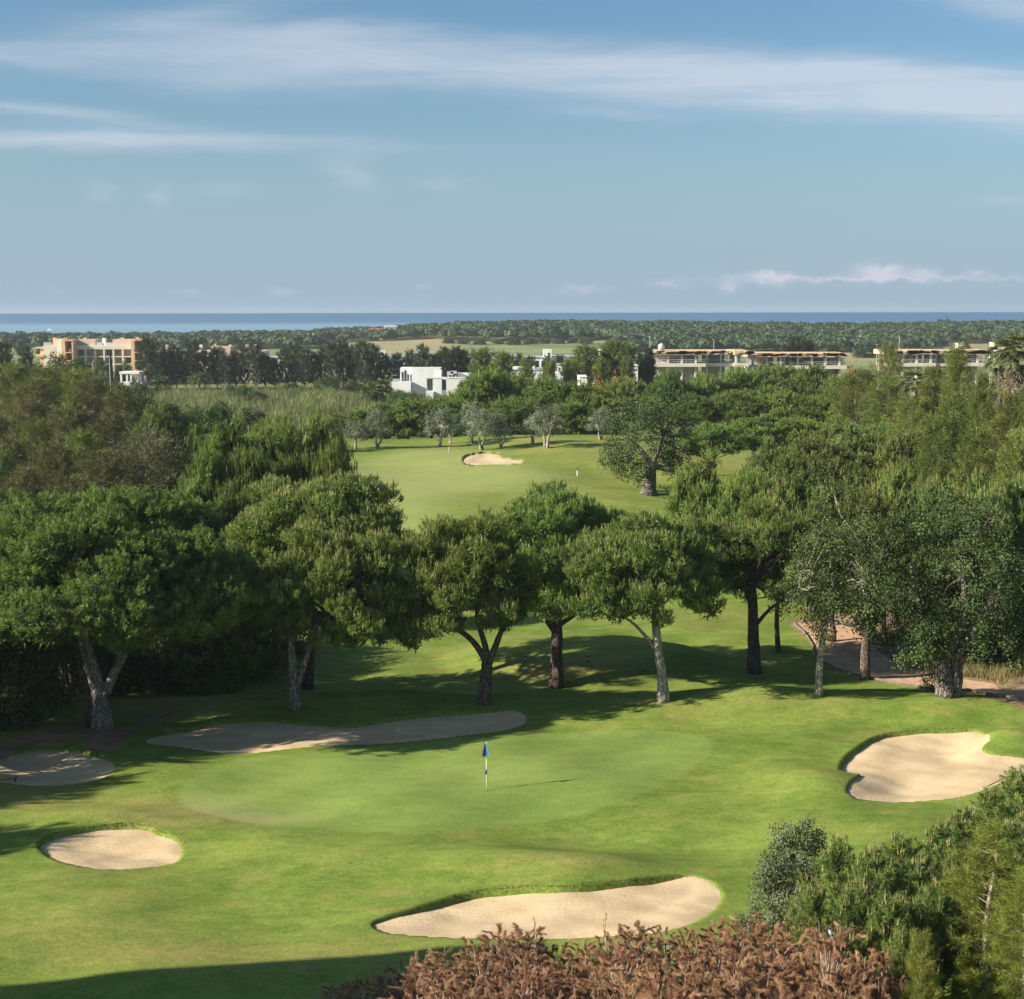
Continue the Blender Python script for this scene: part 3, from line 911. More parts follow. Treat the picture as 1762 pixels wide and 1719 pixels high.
PINE_K = dict(sub_r=.36, tufts=10, needles=17, nl=.22, nw=.030, candles=.30, cl=.30, cw=.040, k=1.9, size=.235, flat=.72)
STONE_K = dict(sub_r=.36, tufts=9, needles=18, nl=.20, nw=.034, candles=.0, zmin=-.2, k=1.9, up=.5, spread=.85, size=.25, flat=.78, mats=[L_STONE])
CAROB_K = dict(sub_r=.42, leaves=85, ls=.15, lw=.09, k=.75)

front_tree('stone_pine', 'huge domed stone pine with forked grey trunk standing behind the long shaded bunker', 'pine tree', (173, 1252),
    [([(175,1252),(173,1205),(162,1160),(148,1120),(141,1088)], .46, .27, .3, 1.35), ([(176,1198),(203,1142),(228,1092)], .27, .18, .5, 1),
     ([(228,1092),(262,1068),(305,1042)], .15, .08, 1.2, 1), ([(228,1092),(236,1045),(228,1000)], .16, .08, .5, 1),
     ([(141,1090),(112,1060),(70,1030)], .17, .08, .6, 1), ([(146,1095),(190,1052),(205,1005)], .17, .08, 1.0, 1), ([(143,1090),(130,1040),(110,980)], .17, .08, .4, 1)],
    [(-110, 440, 866, 1095, 1.0, 84), (20, 230, 960, 1085, -2.4, 12), (230, 400, 985, 1105, -2.0, 10)], bark=B_GREY, **{**STONE_K, 'size': .19})
front_tree('stone_pine', 'dark reddish pine trunk leaning close behind the huge domed stone pine', 'pine tree', (157, 1247),
    [([(157,1247),(152,1195),(140,1150),(137,1080),(120,1020)], .26, .16, .8, 1.2)], [(-130, 190, 925, 1090, 4.0, 18)], bark=B_BROWN, **STONE_K)
front_tree('stone_pine', 'shadowed stone pine with low drooping skirts, right beside the huge domed pine', 'pine tree', (348, 1196),
    [([(348,1196),(352,1140),(362,1090),(370,1040)], .28, .16, .4, 1.2), ([(352,1140),(330,1100),(320,1070)], .12, .06, .5, 1)],
    [(300, 492, 955, 1150, -.5, 24), (250, 440, 1060, 1190, .6, 12), (340, 405, 1130, 1208, -1.6, 5)], bark=B_BROWN, **STONE_K)
front_tree('umbrella_pine', 'twin stemmed umbrella pine with pale candles behind the middle of the long bunker', 'pine tree', (507, 1219),
    [([(507,1219),(505,1172),(501,1125),(498,1070)], .27, .16, .3, 1.3), ([(507,1192),(521,1150),(532,1110),(548,1060)], .18, .11, .5, 1),
     ([(498,1075),(470,1040),(450,1010)], .09, .05, 1, 1), ([(545,1065),(590,1040),(620,1020)], .08, .04, .7, 1)],
    [(425, 722, 920, 1095, .4, 38), (560, 722, 1010, 1122, -.3, 14), (470, 600, 1000, 1110, -.6, 10)], bark=B_GREY, **{**PINE_K, 'candles': .42})
front_tree('umbrella_pine', 'tall brown trunked pine crowned with pinkish candles, rising behind the twin stemmed pine', 'pine tree', (528, 1184),
    [([(528,1184),(530,1140),(540,1080),(550,1000)], .34, .2, .4, 1.2)], [(395, 700, 822, 985, .5, 30), (560, 705, 862, 960, .2, 14)], bark=B_BROWN, **{**PINE_K, 'candles': .55})
front_tree('umbrella_pine', 'umbrella pine whose dark trunk splits into three limbs, in front of the tee mound', 'pine tree', (832, 1208),
    [([(832,1208),(835,1170),(838,1135)], .34, .27, .2, 1.3), ([(838,1142),(820,1110),(795,1086),(750,1070),(712,1054)], .2, .07, .8, 1),
     ([(839,1142),(833,1105),(822,1075),(818,1035)], .19, .1, .5, 1), ([(840,1142),(850,1115),(862,1085),(873,1060),(884,1025)], .2, .09, -.2, 1)],
    [(660, 930, 890, 1082, .3, 34), (690, 800, 985, 1095, -.5, 9)], bark=B_BROWN, **PINE_K)
front_tree('umbrella_pine', 'tallest umbrella pine of the row, its straight thick trunk standing beside the tee mound', 'pine tree', (957, 1182),
    [([(957,1182),(957,1125),(958,1068)], .40, .31, .1, 1.3), ([(957,1092),(940,1068),(920,1045),(895,1018)], .19, .08, .7, 1),
     ([(958,1078),(985,1060),(1015,1042)], .17, .08, .7, 1), ([(958,1070),(960,1020),(950,970)], .25, .12, .4, 1)],
    [(812, 1108, 842, 1050, .6, 36), (880, 1040, 980, 1068, -.6, 10)], bark=B_BROWN, **PINE_K)
front_tree('umbrella_pine', 'umbrella pine with smooth pale trunk and one slender side limb at the ridge crest', 'pine tree', (1141, 1207),
    [([(1141,1207),(1138,1160),(1131,1110),(1126,1070),(1128,1025)], .27, .18, .2, 1.3), ([(1131,1122),(1110,1095),(1085,1068),(1048,1050)], .11, .05, .6, 1),
     ([(1127,1040),(1150,1015),(1190,1000)], .1, .05, .4, 1)],
    [(948, 1242, 897, 1062, .4, 34), (1120, 1240, 960, 1052, -.4, 9), (955, 1050, 985, 1060, -.3, 7)], bark=B_PALE, **PINE_K)
front_tree('umbrella_pine', 'umbrella pine with straight dark trunk on the fairway, beside the kerbed dirt path', 'pine tree', (1296, 1158),
    [([(1296,1158),(1296,1100),(1295,1050),(1292,1000)], .40, .28, .2, 1.3), ([(1300,1075),(1322,1050),(1348,1030)], .14, .07, .6, 1),
     ([(1291,1014),(1262,1002),(1225,985)], .13, .06, .5, 1)],
    [(1238, 1425, 872, 1030, .5, 28), (1140, 1300, 885, 1005, .8, 18)], bark=B_BROWN, **{**PINE_K, 'candles': .15})
front_tree('carob_tree', 'slim carob with smooth pale leaning trunk at the lawn edge beside the dirt path', 'carob tree', (1407, 1198),
    [([(1407,1198),(1409,1150),(1414,1100),(1423,1060),(1432,1015)], .195, .14, .2, 1.2), ([(1420,1070),(1395,1040),(1375,1010)], .07, .03, .3, 1), ([(1424,1060),(1465,1020),(1500,980)], .09, .04, .5, 1)],
    [(1335, 1570, 858, 1085, .4, 26), (1370, 1500, 1010, 1105, -.5, 7)], leaf='leaf', bark=B_PALE, twigs=14, **CAROB_K)
front_tree('umbrella_pine', 'reddish brown pine trunk standing in the dirt path behind the slim carob', 'pine tree', (1488, 1170),
    [([(1488,1170),(1488,1120),(1492,1070),(1496,1010)], .30, .22, .2, 1.2)], [(1400, 1600, 845, 1040, 1.0, 26)], bark=B_BROWN, **PINE_K)
front_tree('carob_tree', 'old spreading carob on a thick twisted trunk with bare twigs above the kidney bunker', 'carob tree', (1628, 1198),
    [([(1628,1198),(1622,1165),(1614,1128)], .50, .40, .1, 1.4), ([(1640,1198),(1646,1165),(1642,1125)], .34, .27, .1, 1.3), ([(1618,1132),(1598,1090),(1580,1040),(1568,975)], .3, .09, .3, 1),
     ([(1625,1132),(1652,1080),(1662,1000),(1640,925)], .3, .08, .5, 1), ([(1640,1135),(1690,1065),(1735,985)], .26, .08, -.3, 1), ([(1612,1140),(1575,1105),(1550,1080)], .12, .05, -.6, 1)],
    [(1530, 1775, 848, 1110, .3, 40), (1540, 1640, 1040, 1150, -.8, 9), (1700, 1830, 880, 1120, .6, 14)], leaf='leaf', bark=B_TWIST, twigs=46, **CAROB_K)

# ---- plants that stand in the shade under the row
LOW_K = dict(sub_r=.5, leaves=75, ls=.24, lw=.14, k=.9)
def bush(name, label, cat, base_px, Rm, Hm, mats, stems=True, group=None, n=14, base=None, rim=True, bark=None, **kw):
    rng = nxt()
    b = P(*base_px) if base is None else base
    root = thing(name, label, cat, b, group)
    fo = Fol()
    lobes, flat = lobes_umbrella(rng, (0, 0, .02 * Hm), Rm, Hm * .92, n, .34, .85, rim)
    leaf_cards(fo, rng, lobes, flat, **{**LOW_K, **kw})
    mb = MB()
    for j in range(0, len(lobes), 2):
        mb.tube(curve_pts((0, 0, -.1), lobes[j, :3], rng, .05, 6, .15), np.linspace(.03 * Rm, .012, 6), 5, cap=False)
    mb.build('stem', bark or B_TWIG, root)
    fo.build('foliage', mats, root)
    return root
DARKB = [L_CAROB]
bush('shrub', 'dark thicket shrub filling the shade beyond the first shaded bunker', 'shrub', (20, 1240), 2.7, 4.2, DARKB)
bush('shrub', 'deep shaded bush behind the trunk of the huge domed pine', 'shrub', (118, 1196), 3.0, 4.6, DARKB)
bush('shrub', 'dark bush between the forked trunk and the drooping pine', 'shrub', (250, 1178), 3.2, 4.2, DARKB)
bush('shrub', 'shaded undergrowth bush at the foot of the drooping pine', 'shrub', (400, 1160), 3.0, 3.6, DARKB)
bush('shrub', 'tall dark bush on the slope beyond the drooping pine', 'shrub', (300, 1150), 3.6, 5.4, DARKB)
bush('shrub', 'dark bush closing the gap between the drooping pine and the twin stemmed pine', 'shrub', (455, 1128), 3.0, 3.2, DARKB)
bush('shrub', 'dark bush in deep shade further up the slope, behind the forked trunk', 'shrub', (175, 1140), 3.6, 5.0, DARKB)
bush('shrub', 'dark bush at the slope edge where the picture ends, behind the first shaded bunker', 'shrub', (40, 1165), 3.6, 5.6, DARKB)
bush('shrub', 'broad black green bush in the shade beyond the old carob', 'shrub', (1735, 1150), 2.8, 4.8, DARKB)
bush('shrub', 'black green bush by the path end, next to the old carob', 'shrub', (1680, 1128), 2.6, 4.6, DARKB)
bush('shrub', 'tall dark bush at the far bend of the dirt path', 'shrub', (1640, 1090), 2.8, 4.0, DARKB)
bush('shrub', 'low leafy suckers at the foot of the old carob trunk', 'shrub', (1602, 1192), .55, 1.3, [L_BROAD], n=8, sub_r=.2, leaves=30, ls=.09, lw=.05)

# trees beyond the path whose stems show between the front trunks
def stem_pine(name, label, base_px, h, R, hs, lean=0.0, mark=False, crown_h=None, seedk=0, mats=None, bark=B_BROWN, r=.26, kw=None):
    rng = nxt()
    b = P(*base_px)
    root = thing(name, label, 'pine tree', b)
    ch = crown_h or h * .5
    mb = MB()
    q = curve_pts((0, 0, -.15), (lean, 0, h - ch * .55), rng, 0, 8, .12)
    mb.tube(q, taper((r, r * .6), 8, 1.3), 10, jit=.05, rng=rng)
    lobes, flat = lobes_umbrella(rng, (lean, 0, h - ch), R, ch, hs)
    limbs_to(mb, rng, q[-2], lobes[::2, :3], r * .35)
    mb.build('trunk', bark, root, smooth=True)
    fo = Fol()
    pine_leaves(fo, rng, lobes, flat, **(kw or dict(sub_r=.5, tufts=7, needles=13, nl=.32, nw=.05, candles=.2, cl=.28, cw=.06, k=1.6)))
    fo.build('crown', mats or [L_PINE, L_CANDLE], root)
    return root
sp1 = stem_pine('umbrella_pine', 'leaning pine beyond the path with an orange patch on its bark', (1504, 1100), 9.5, 3.6, 20, lean=.4)
stem_pine('umbrella_pine', 'stout rough trunked pine in dry grass beyond the bend of the path', (1536, 1084), 9.0, 3.8, 20, r=.36)
pm = MB()
pm.box(-.11, .11, -.30, -.24, .95, 1.85)
pm.build('bark_patch', plain('orange_bark', (.55, .20, .10), .9, .1, .2, 4.0), sp1)
# ------------------------------------------------------------------ trees farther off: a few built, the rest copied
ORD = ['first', 'second', 'third', 'fourth', 'fifth', 'sixth', 'seventh', 'eighth', 'ninth', 'tenth', 'eleventh', 'twelfth', 'thirteenth',
       'fourteenth', 'fifteenth', 'sixteenth', 'seventeenth', 'eighteenth', 'nineteenth', 'twentieth', 'twenty-first', 'twenty-second', 'twenty-third', 'twenty-fourth',
       'twenty-fifth', 'twenty-sixth', 'twenty-seventh', 'twenty-eighth', 'twenty-ninth', 'thirtieth']
PLACER = np.random.default_rng(77)
class Kind:
    """one kind of tree: protos are made on first use and copied after that"""
    def __init__(self, make, n, H, R):
        self.make, self.n, self.H, self.R = make, n, H, R
        self.protos = []; self.count = 0
    def place(self, name, label, cat, loc, h, R, group=None):
        i = self.count % self.n; self.count += 1
        rz = PLACER.uniform(0, 6.28)
        sc = (R / self.R, R / self.R, h / self.H)
        if i >= len(self.protos):
            r = self.make(nxt(), name, label, cat, group)
            r.location = tuple(float(v) for v in loc); r.rotation_euler = (0, 0, rz); r.scale = sc
            self.protos.append(r)
            return r
        r = dup(self.protos[i], loc, rz, sc, label)
        r.name = name; r['category'] = cat
        if group: r['group'] = group
        elif 'group' in r: del r['group']
        return r
def by_top(px, py, D):
    """foot and height of a tree whose top shows at a pixel, D metres away"""
    p = at_depth(px, py, D)
    z = float(gz(p[:1], p[1:2])[0])
    return np.array([p[0], D, z]), p[2] - z
def mid_pine(det, mats, zb=3.9):
    def make(rng, name, label, cat, group):
        root = thing(name, label, cat, (0, 0, 0), group)
        lobes, flat = lobes_umbrella(rng, (0, 0, zb), 4.4, 9.0 - zb, 32 if zb > 2 else 46, .265, .76)
        fo = Fol(); pine_leaves(fo, rng, lobes, flat, **det)
        mb = MB()
        q = curve_pts((0, 0, -.3), (rng.normal(0, .3), rng.normal(0, .3), 5.0), rng, 0, 7, .12)
        mb.tube(q, taper((.30, .2), 7, 1.3), 8, jit=.05, rng=rng)
        limbs_to(mb, rng, q[-3], lobes[::2, :3], .13)
        mb.build('trunk', B_BROWN, root, smooth=True)
        fo.build('crown', mats, root)
        return root
    return make
MIDK = dict(sub_r=.52, tufts=7, needles=13, nl=.34, nw=.056, candles=.15, cl=.34, cw=.06, k=1.7)
FARK = dict(sub_r=.58, tufts=6, needles=13, nl=.42, nw=.075, candles=.1, cl=.40, cw=.09, k=1.6)
K_MID = Kind(mid_pine(MIDK, [L_PINE, L_CANDLE]), 4, 9.0, 5.2)
K_CANDLE = Kind(mid_pine({**MIDK, 'candles': .95}, [L_PINE, L_CANDLE]), 2, 9.0, 5.2)
K_HEDGE = Kind(mid_pine(FARK, [L_PINE, L_CANDLE_G], .6), 3, 9.0, 5.2)
K_FAR = Kind(mid_pine(FARK, [L_PINE, L_CANDLE_G]), 4, 9.0, 5.2)
def feather_tree(mats, H, R, prof, nb, spray, nl, nw, droop, lean, bark=B_GREY, base=.1, tuft=.6, along=8):
    def make(rng, name, label, cat, group):
        root = thing(name, label, cat, (0, 0, 0), group)
        mb = MB(); fo = Fol()
        mb.tube(curve_pts((0, 0, -.3), (rng.normal(0, .2), 0, H * .97), rng, 0, 8, .05), np.linspace(.022 * H, .02, 8), 7)
        feather_leaves(fo, rng, H, R, nb, spray, nl, nw, base, prof, lean, droop, mb=mb, sprays_along=along, tuft=tuft)
        mb.build('trunk', bark, root)
        fo.build('crown', mats, root)
        return root
    return make
K_CAS = Kind(feather_tree([L_FEATHER], 13, 2.9, 'cone', 100, 32, .42, .045, .0, .75, tuft=.8, along=11), 3, 13, 3.0)
K_BROWN = Kind(feather_tree([L_BROWN], 12, 3.6, 'round', 95, 30, .42, .045, .1, .45, tuft=.8, along=11, bark=B_TWIG), 3, 12, 3.7)
K_OLIVEF = Kind(feather_tree([L_FEATHER], 12, 3.6, 'round', 95, 30, .42, .05, .05, .5, tuft=.8, along=11, bark=B_TWIG), 2, 12, 3.7)
K_ROW = Kind(feather_tree([L_DARKROW], 12, 2.9, 'round', 44, 26, .8, .12, .1, .75, tuft=1.0, base=.10, along=7), 6, 12, 2.9)
K_CYP = Kind(feather_tree([L_DARKROW], 10, 1.5, 'cone', 90, 26, .6, .10, -.1, 1.5, tuft=.6, base=.03, along=8), 1, 10, 1.5)
def broad(mats, n=22, det=None, H=7.0, R=3.2, zb=1.2, bark=B_GREY, fork=True, size=.3):
    def make(rng, name, label, cat, group):
        root = thing(name, label, cat, (0, 0, 0), group)
        lobes, flat = lobes_umbrella(rng, (0, 0, zb), R * .85, H - zb - .3, n, size, .9)
        fo = Fol(); leaf_cards(fo, rng, lobes, flat, **(det or dict(sub_r=.5, leaves=36, ls=.3, lw=.18, k=.7)))
        mb = MB()
        if fork:
            for sx in (-1, 1):
                q = curve_pts((sx * .12, 0, -.2), (sx * R * rng.uniform(.2, .4), rng.normal(0, .3), zb + (H - zb) * .45), rng, .0, 7, .16)
                mb.tube(q, taper((.2, .08), 7, 1.3), 7, jit=.06, rng=rng)
                limbs_to(mb, rng, q[-2], lobes[(0 if sx < 0 else 1)::4, :3], .06)
        else:
            q = curve_pts((0, 0, -.2), (0, 0, zb + (H - zb) * .4), rng, 0, 6, .08)
            mb.tube(q, taper((.26, .12), 6, 1.3), 8)
            limbs_to(mb, rng, q[-1], lobes[::3, :3], .08)
        mb.build('trunk', bark, root, smooth=True)
        fo.build('crown', mats, root)
        return root
    return make
K_OLIVE = Kind(broad([L_OLIVE], 16, dict(sub_r=.42, leaves=46, ls=.22, lw=.11, k=.62), 6.0, 2.6, 1.9, B_PALE), 4, 6.0, 2.6)
K_BROAD = Kind(broad([L_BROAD], 22), 3, 7.0, 3.2)
K_ROUND = Kind(broad([L_BROAD], 26, dict(sub_r=.5, leaves=50, ls=.28, lw=.17, k=.8), 5.0, 3.0, .1, B_GREY, False, .34), 2, 5.0, 3.0)
K_DARKB = Kind(broad([L_CAROB], 26, dict(sub_r=.5, leaves=50, ls=.28, lw=.17, k=.8), 5.0, 3.0, .1, B_GREY, False, .34), 2, 5.0, 3.0)
K_GREYB = Kind(broad([L_OLIVE], 20, dict(sub_r=.5, leaves=44, ls=.28, lw=.17, k=.8), 4.0, 2.6, .1, B_GREY, False, .34), 1, 4.0, 2.6)

def row(K, name, cat, desc, items, group=None):
    for i, (px, py, wpx, D) in enumerate(items):
        loc, h = by_top(px, py, D)
        K.place(name, f'{ORD[i]} {desc}', cat, loc, h, wpx * .5 * D / FPX * (1.22 if K is K_HEDGE else 1.07 if 'pine' in name else .88 if K is K_BROWN else 1.04), group)

UG = 'umbrella pines of the dense canopy'
row(K_FAR, 'umbrella_pine', 'pine tree', 'pine from the mid carob in the line just below the building sites',
    [(1078,655,100,262),(1150,648,110,256),(1215,650,90,262),(1268,640,105,266),(1330,632,125,278),(1398,638,110,272),(1448,652,90,258)], UG)
row(K_MID, 'umbrella_pine', 'pine tree', 'canopy pine counting from the mid carob, one line below the hindmost',
    [(1195,688,115,205),(1262,678,125,217),(1335,676,125,217),(1405,684,115,214),(1470,692,105,205)], UG)
row(K_MID, 'umbrella_pine', 'pine tree', 'canopy pine counting from the mid carob, two lines below the hindmost',
    [(1222,733,120,166),(1298,724,135,172),(1375,722,135,173),(1448,730,125,168),(1512,736,110,160)], UG)
row(K_CANDLE, 'umbrella_pine', 'pine tree', 'pinkish tipped pine of the canopy, counting from the mid carob',
    [(1335,774,130,136),(1402,766,150,134),(1480,752,165,137),(1555,758,125,134)], UG)
row(K_MID, 'umbrella_pine', 'pine tree', 'canopy pine in the line above the straight dark trunk and slim carob',
    [(1205,806,140,113),(1288,818,140,109),(1370,808,150,111),(1450,806,150,112),(1532,806,140,111),(1600,830,120,104)], UG)
row(K_CANDLE, 'umbrella_pine', 'pine tree', 'pine in the line peeping over the old carob and its slim neighbour',
    [(1345,862,160,92),(1440,848,160,95),(1530,846,150,95),(1612,850,140,94),(1690,852,150,93),(1765,846,150,94)], UG)
MG = 'umbrella pines of the dark grove'
row(K_MID, 'umbrella_pine', 'pine tree', 'grove pine by the pale fairway, counting away from it',
    [(556,742,120,119),(475,733,160,117),(395,748,150,114),(335,738,115,126),(268,728,140,126)], MG)
row(K_MID, 'umbrella_pine', 'pine tree', 'lower grove pine overlooking the twin stemmed pine, counting from the pale fairway',
    [(572,778,95,104),(500,776,140,105),(425,782,140,103),(352,800,130,102)], MG)
row(K_MID, 'umbrella_pine', 'pine tree', 'shaded grove pine just above the huge domed pine',
    [(400,850,130,97),(318,858,120,95)], MG)
HG = 'pines behind the olive trees'
row(K_HEDGE, 'umbrella_pine', 'pine tree', 'pine of the low hedge like line running from the reeds to the villa',
    [(585,715,80,212),(622,704,85,214),(662,696,90,214),(702,692,90,214),(742,686,90,216),(780,690,85,214)], HG)
row(K_HEDGE, 'umbrella_pine', 'pine tree', 'tall pine behind the olives, counting from the white villa',
    [(792,668,80,232),(836,641,130,228),(882,650,100,234),(908,676,95,218),(952,656,115,226),(1002,662,110,224),(1036,674,85,222),(978,694,95,213),(868,694,90,213)], HG)
BG = 'brownish feathery trees on the shaded slope'
row(K_BROWN, 'feathery_tree', 'tree', 'brown feathery tree from the grove edge, highest tier under the hotel',
    [(212,668,105,150),(160,652,100,172),(60,655,110,168)], BG)
row(K_OLIVEF, 'feathery_tree', 'tree', 'olive green feathery tree in front of the hotel, counting from the pavilion',
    [(142,640,100,180),(92,636,100,186),(22,628,90,195)], BG)
row(K_BROWN, 'feathery_tree', 'tree', 'brown feathery tree from the grove edge, middle tier of the slope',
    [(190,712,115,132),(118,704,125,134),(48,690,130,140),(-10,716,110,130)], BG)
row(K_BROWN, 'feathery_tree', 'tree', 'brown feathery tree from the grove edge, lower tier above the domed pine',
    [(175,780,125,111),(92,766,135,113),(18,758,130,116),(120,824,130,99),(38,812,130,100)], BG)
row(K_OLIVEF, 'feathery_tree', 'tree', 'dull green feathery tree wedged among the brown ones above the domed pine',
    [(62,730,90,126),(140,746,80,121),(-6,780,80,108)], BG)
loc, h = by_top(250, 752, 112)
K_THIN = Kind(feather_tree([L_GREYTW], 10, 3.6, 'round', 80, 30, .35, .04, .1, .5, tuft=.9, along=11, bark=B_TWIG, base=.25), 1, 10, 3.7)
K_THIN.place('thin_tree', 'thin greyish tree with bare branches showing beside the dark grove', 'tree', loc, h, 3.6)
CG = 'feathery casuarinas beside the old carob'
row(K_CAS, 'casuarina', 'casuarina tree', 'tall feathery casuarina below the skirted palm, counting toward it',
    [(1602,642,75,150),(1648,602,90,160),(1690,650,110,128),(1738,690,110,112),(1640,688,115,119),(1775,668,100,125)], CG)
row(K_CAS, 'casuarina', 'casuarina tree', 'shorter feathery casuarina rising over the old carob',
    [(1605,728,100,116),(1680,742,120,106),(1752,752,120,103)], CG)
row(K_OLIVEF, 'feathery_tree', 'tree', 'loose green tree between the canopy pines and the fan palms',
    [(1478,640,100,190),(1530,598,60,215),(1532,652,95,180),(1570,690,95,150)], 'loose trees by the fan palms')

# the mid carob on the pale fairway
front_tree('carob_tree', 'round carob with twisted flared trunk standing alone on the pale fairway', 'carob tree', (1116, 851),
    [([(1116,851),(1119,825),(1122,800)], .75, .42, .1, 1.5), ([(1121,803),(1104,775),(1085,755)], .3, .12, .6, 1), ([(1122,803),(1135,770),(1140,740)], .3, .12, .6, 1)],
    [(1032, 1182, 690, 822, .6, 30), (1140, 1200, 700, 800, .5, 6)], leaf='leaf', bark=B_TWIST, sub_r=.6, leaves=60, ls=.26, lw=.15, k=.8)

# olives at the back of the fairway
OL = [((650,771),(650,702),50),((612,772),(612,718),46),((757,769),(757,697),62),((829,774),(830,702),52),((862,771),(864,707),38),((916,764),(912,708),36),((941,771),(945,693),62),((1034,757),(1030,700),46),((572,776),(568,735),40),((812,762),(812,684),40),((775,764),(790,712),36)]
for i, (b, tp, wpx) in enumerate(OL):
    p = P(*b); top = at_depth(tp[0], tp[1], p[1])
    K_OLIVE.place('olive_tree', f'{ORD[i]} silvery olive tree ' + ['with pale forked trunk at the fairway end by the reeds', 'crouching low beside the pale forked one', 'standing free before the hedge of pines', 'with forked legs behind the small far bunker', 'slim, leaning on the one behind the far bunker',
        'slim, between far bunker and widest olive', 'widest crowned, on white forked stems', 'half hidden by the mid carob', 'low, beside the dark grove', 'tall and grey, backing the far bunker', 'small, between the free one and the bunker'][i],
        'olive tree', p, top[2] - p[2], wpx * .5 * p[1] / FPX * 1.2, 'olive trees along the fairway end')

# rough ground between the course and the town
for K, px, py, wpx, D, nm, cat, lab in [
    (K_DARKB, 285, 692, 95, 205, 'bush', 'bush', 'dark bush between the brown slope trees and the reed bed'), (K_DARKB, 330, 702, 60, 215, 'bush', 'bush', 'lower dark bush at the near end of the reed bed'),
    (K_ROUND, 376, 692, 80, 205, 'round_tree', 'tree', 'bright green ball shaped tree at the edge of the reeds'), (K_DARKB, 432, 700, 70, 212, 'bush', 'bush', 'dark bush adjoining the bright ball shaped tree'),
    (K_DARKB, 245, 668, 70, 250, 'bush', 'bush', 'dark bush on the bank below the white pavilion'), (K_ROUND, 415, 664, 50, 350, 'bush', 'bush', 'green bush before the shelterbelt by the palms'),
    (K_GREYB, 394, 658, 28, 372, 'bush', 'bush', 'silver grey bush in front of the shelterbelt'), (K_GREYB, 422, 669, 14, 365, 'bush', 'bush', 'tiny silver bush in the reeds'),
    (K_DARKB, 440, 670, 46, 330, 'bush', 'bush', 'rounded olive green bush out in the reeds'), (K_ROUND, 500, 658, 44, 385, 'bush', 'bush', 'pale green bush at the foot of the shelterbelt'),
    (K_ROUND, 560, 650, 50, 390, 'bush', 'bush', 'grey green bush below the middle of the shelterbelt'), (K_DARKB, 610, 655, 60, 372, 'bush', 'bush', 'dark bush between shelterbelt and shaggy palm'),
    (K_ROUND, 690, 672, 60, 330, 'bush', 'bush', 'garden bush below the white villa terrace'), (K_ROUND, 640, 672, 50, 340, 'bush', 'bush', 'green bush beside the shaggy palm'),
    (K_ROUND, 722, 679, 50, 318, 'bush', 'bush', 'garden bush under the villa with dark windows'), (K_ROUND, 205, 655, 40, 380, 'bush', 'bush', 'dull green bush by the pavilion'),
    (K_BROAD, 96, 602, 52, 330, 'broad_tree', 'tree', 'bright green broad tree before the hotel wall'), (K_BROAD, 135, 612, 60, 322, 'broad_tree', 'tree', 'second bright green tree before the hotel wall'),
    (K_BROAD, 62, 622, 46, 310, 'broad_tree', 'tree', 'green broad tree at the hotel corner'), (K_BROAD, 170, 613, 44, 400, 'broad_tree', 'tree', 'dark green tree under the hotel balconies'),
    (K_ROUND, 212, 623, 42, 405, 'broad_tree', 'tree', 'round dark tree against the hotel end'), (K_ROUND, 235, 652, 34, 370, 'bush', 'bush', 'clipped green bush beside the pavilion'),
    (K_ROW, 8, 592, 30, 320, 'casuarina', 'casuarina tree', 'dark pointed casuarina away from the hotel at the frame edge'), (K_ROW, 45, 602, 26, 330, 'casuarina', 'casuarina tree', 'dark casuarina by the hotel balconies'),
    (K_CYP, 189, 612, 7, 390, 'cypress', 'cypress', 'thin dark cypress against the hotel'), (K_ROUND, 940, 648, 60, 300, 'bush', 'bush', 'dark green tree top between white houses and canopy'),
    (K_ROUND, 1085, 622, 30, 380, 'bush', 'bush', 'garden bush behind the dark cypress pair')]:
    loc, h = by_top(px, py, D)
    K.place(nm, lab, cat, loc, h, wpx * .5 * D / FPX * 1.05)
SHELTER = [(250,583,30),(268,590,28),(288,602,26),(302,596,26),(318,604,26),(332,590,26),(350,604,28),(372,600,26),(388,612,26),(404,606,26),(420,600,26),(440,597,28),(456,612,26),(472,618,24),(490,600,28),(508,596,26),
           (524,602,26),(540,608,26),(556,600,24),(572,592,26),(590,588,28),(606,598,26),(624,590,30),(644,598,28),(662,612,24),(684,610,26)]
row(K_ROW, 'casuarina', 'casuarina tree', 'dark tree of the shelterbelt before the town, counting from the hotel',
    [(a, b, c, 398 + (i * 7) % 11) for i, (a, b, c) in enumerate(SHELTER)], 'dark shelterbelt trees')
row(K_ROW, 'casuarina', 'casuarina tree', 'dark town tree standing past the shelterbelt, counting from the villas',
    [(706,606,24,420),(726,597,28,415),(748,612,24,418),(764,602,30,415),(785,600,30,417),(800,606,24,420),(872,612,18,430),(893,612,20,430),(914,615,20,430),(942,615,18,432),(964,614,20,430),(992,612,18,432),(1034,622,14,420),(1086,602,22,425)], 'dark town trees')
K_SOFT = Kind(feather_tree([L_FEATHER], 12, 3.2, 'round', 60, 26, .8, .12, .0, .8, tuft=1.0, base=.06, along=8), 2, 12, 3.2)
row(K_SOFT, 'casuarina', 'casuarina tree', 'soft olive tree among the white terraces, counting from the villas',
    [(832,606,50,360),(866,612,40,350),(1006,601,50,352),(1058,594,58,354),(905,622,30,346),(945,626,28,342),(978,624,30,345),(1036,622,30,340),(1080,622,24,338)], 'soft trees among the terraces')
row(K_CYP, 'cypress', 'cypress', 'dark cypress of the pair by the first building site', [(1101,611,16,370),(1116,603,26,372)], 'cypress pair')
row(K_ROW, 'casuarina', 'casuarina tree', 'dark tree rising behind the middle building site', [(1368,582,34,470),(1390,588,26,475),(1436,596,30,480),(1352,596,24,470)], 'trees behind the building site')
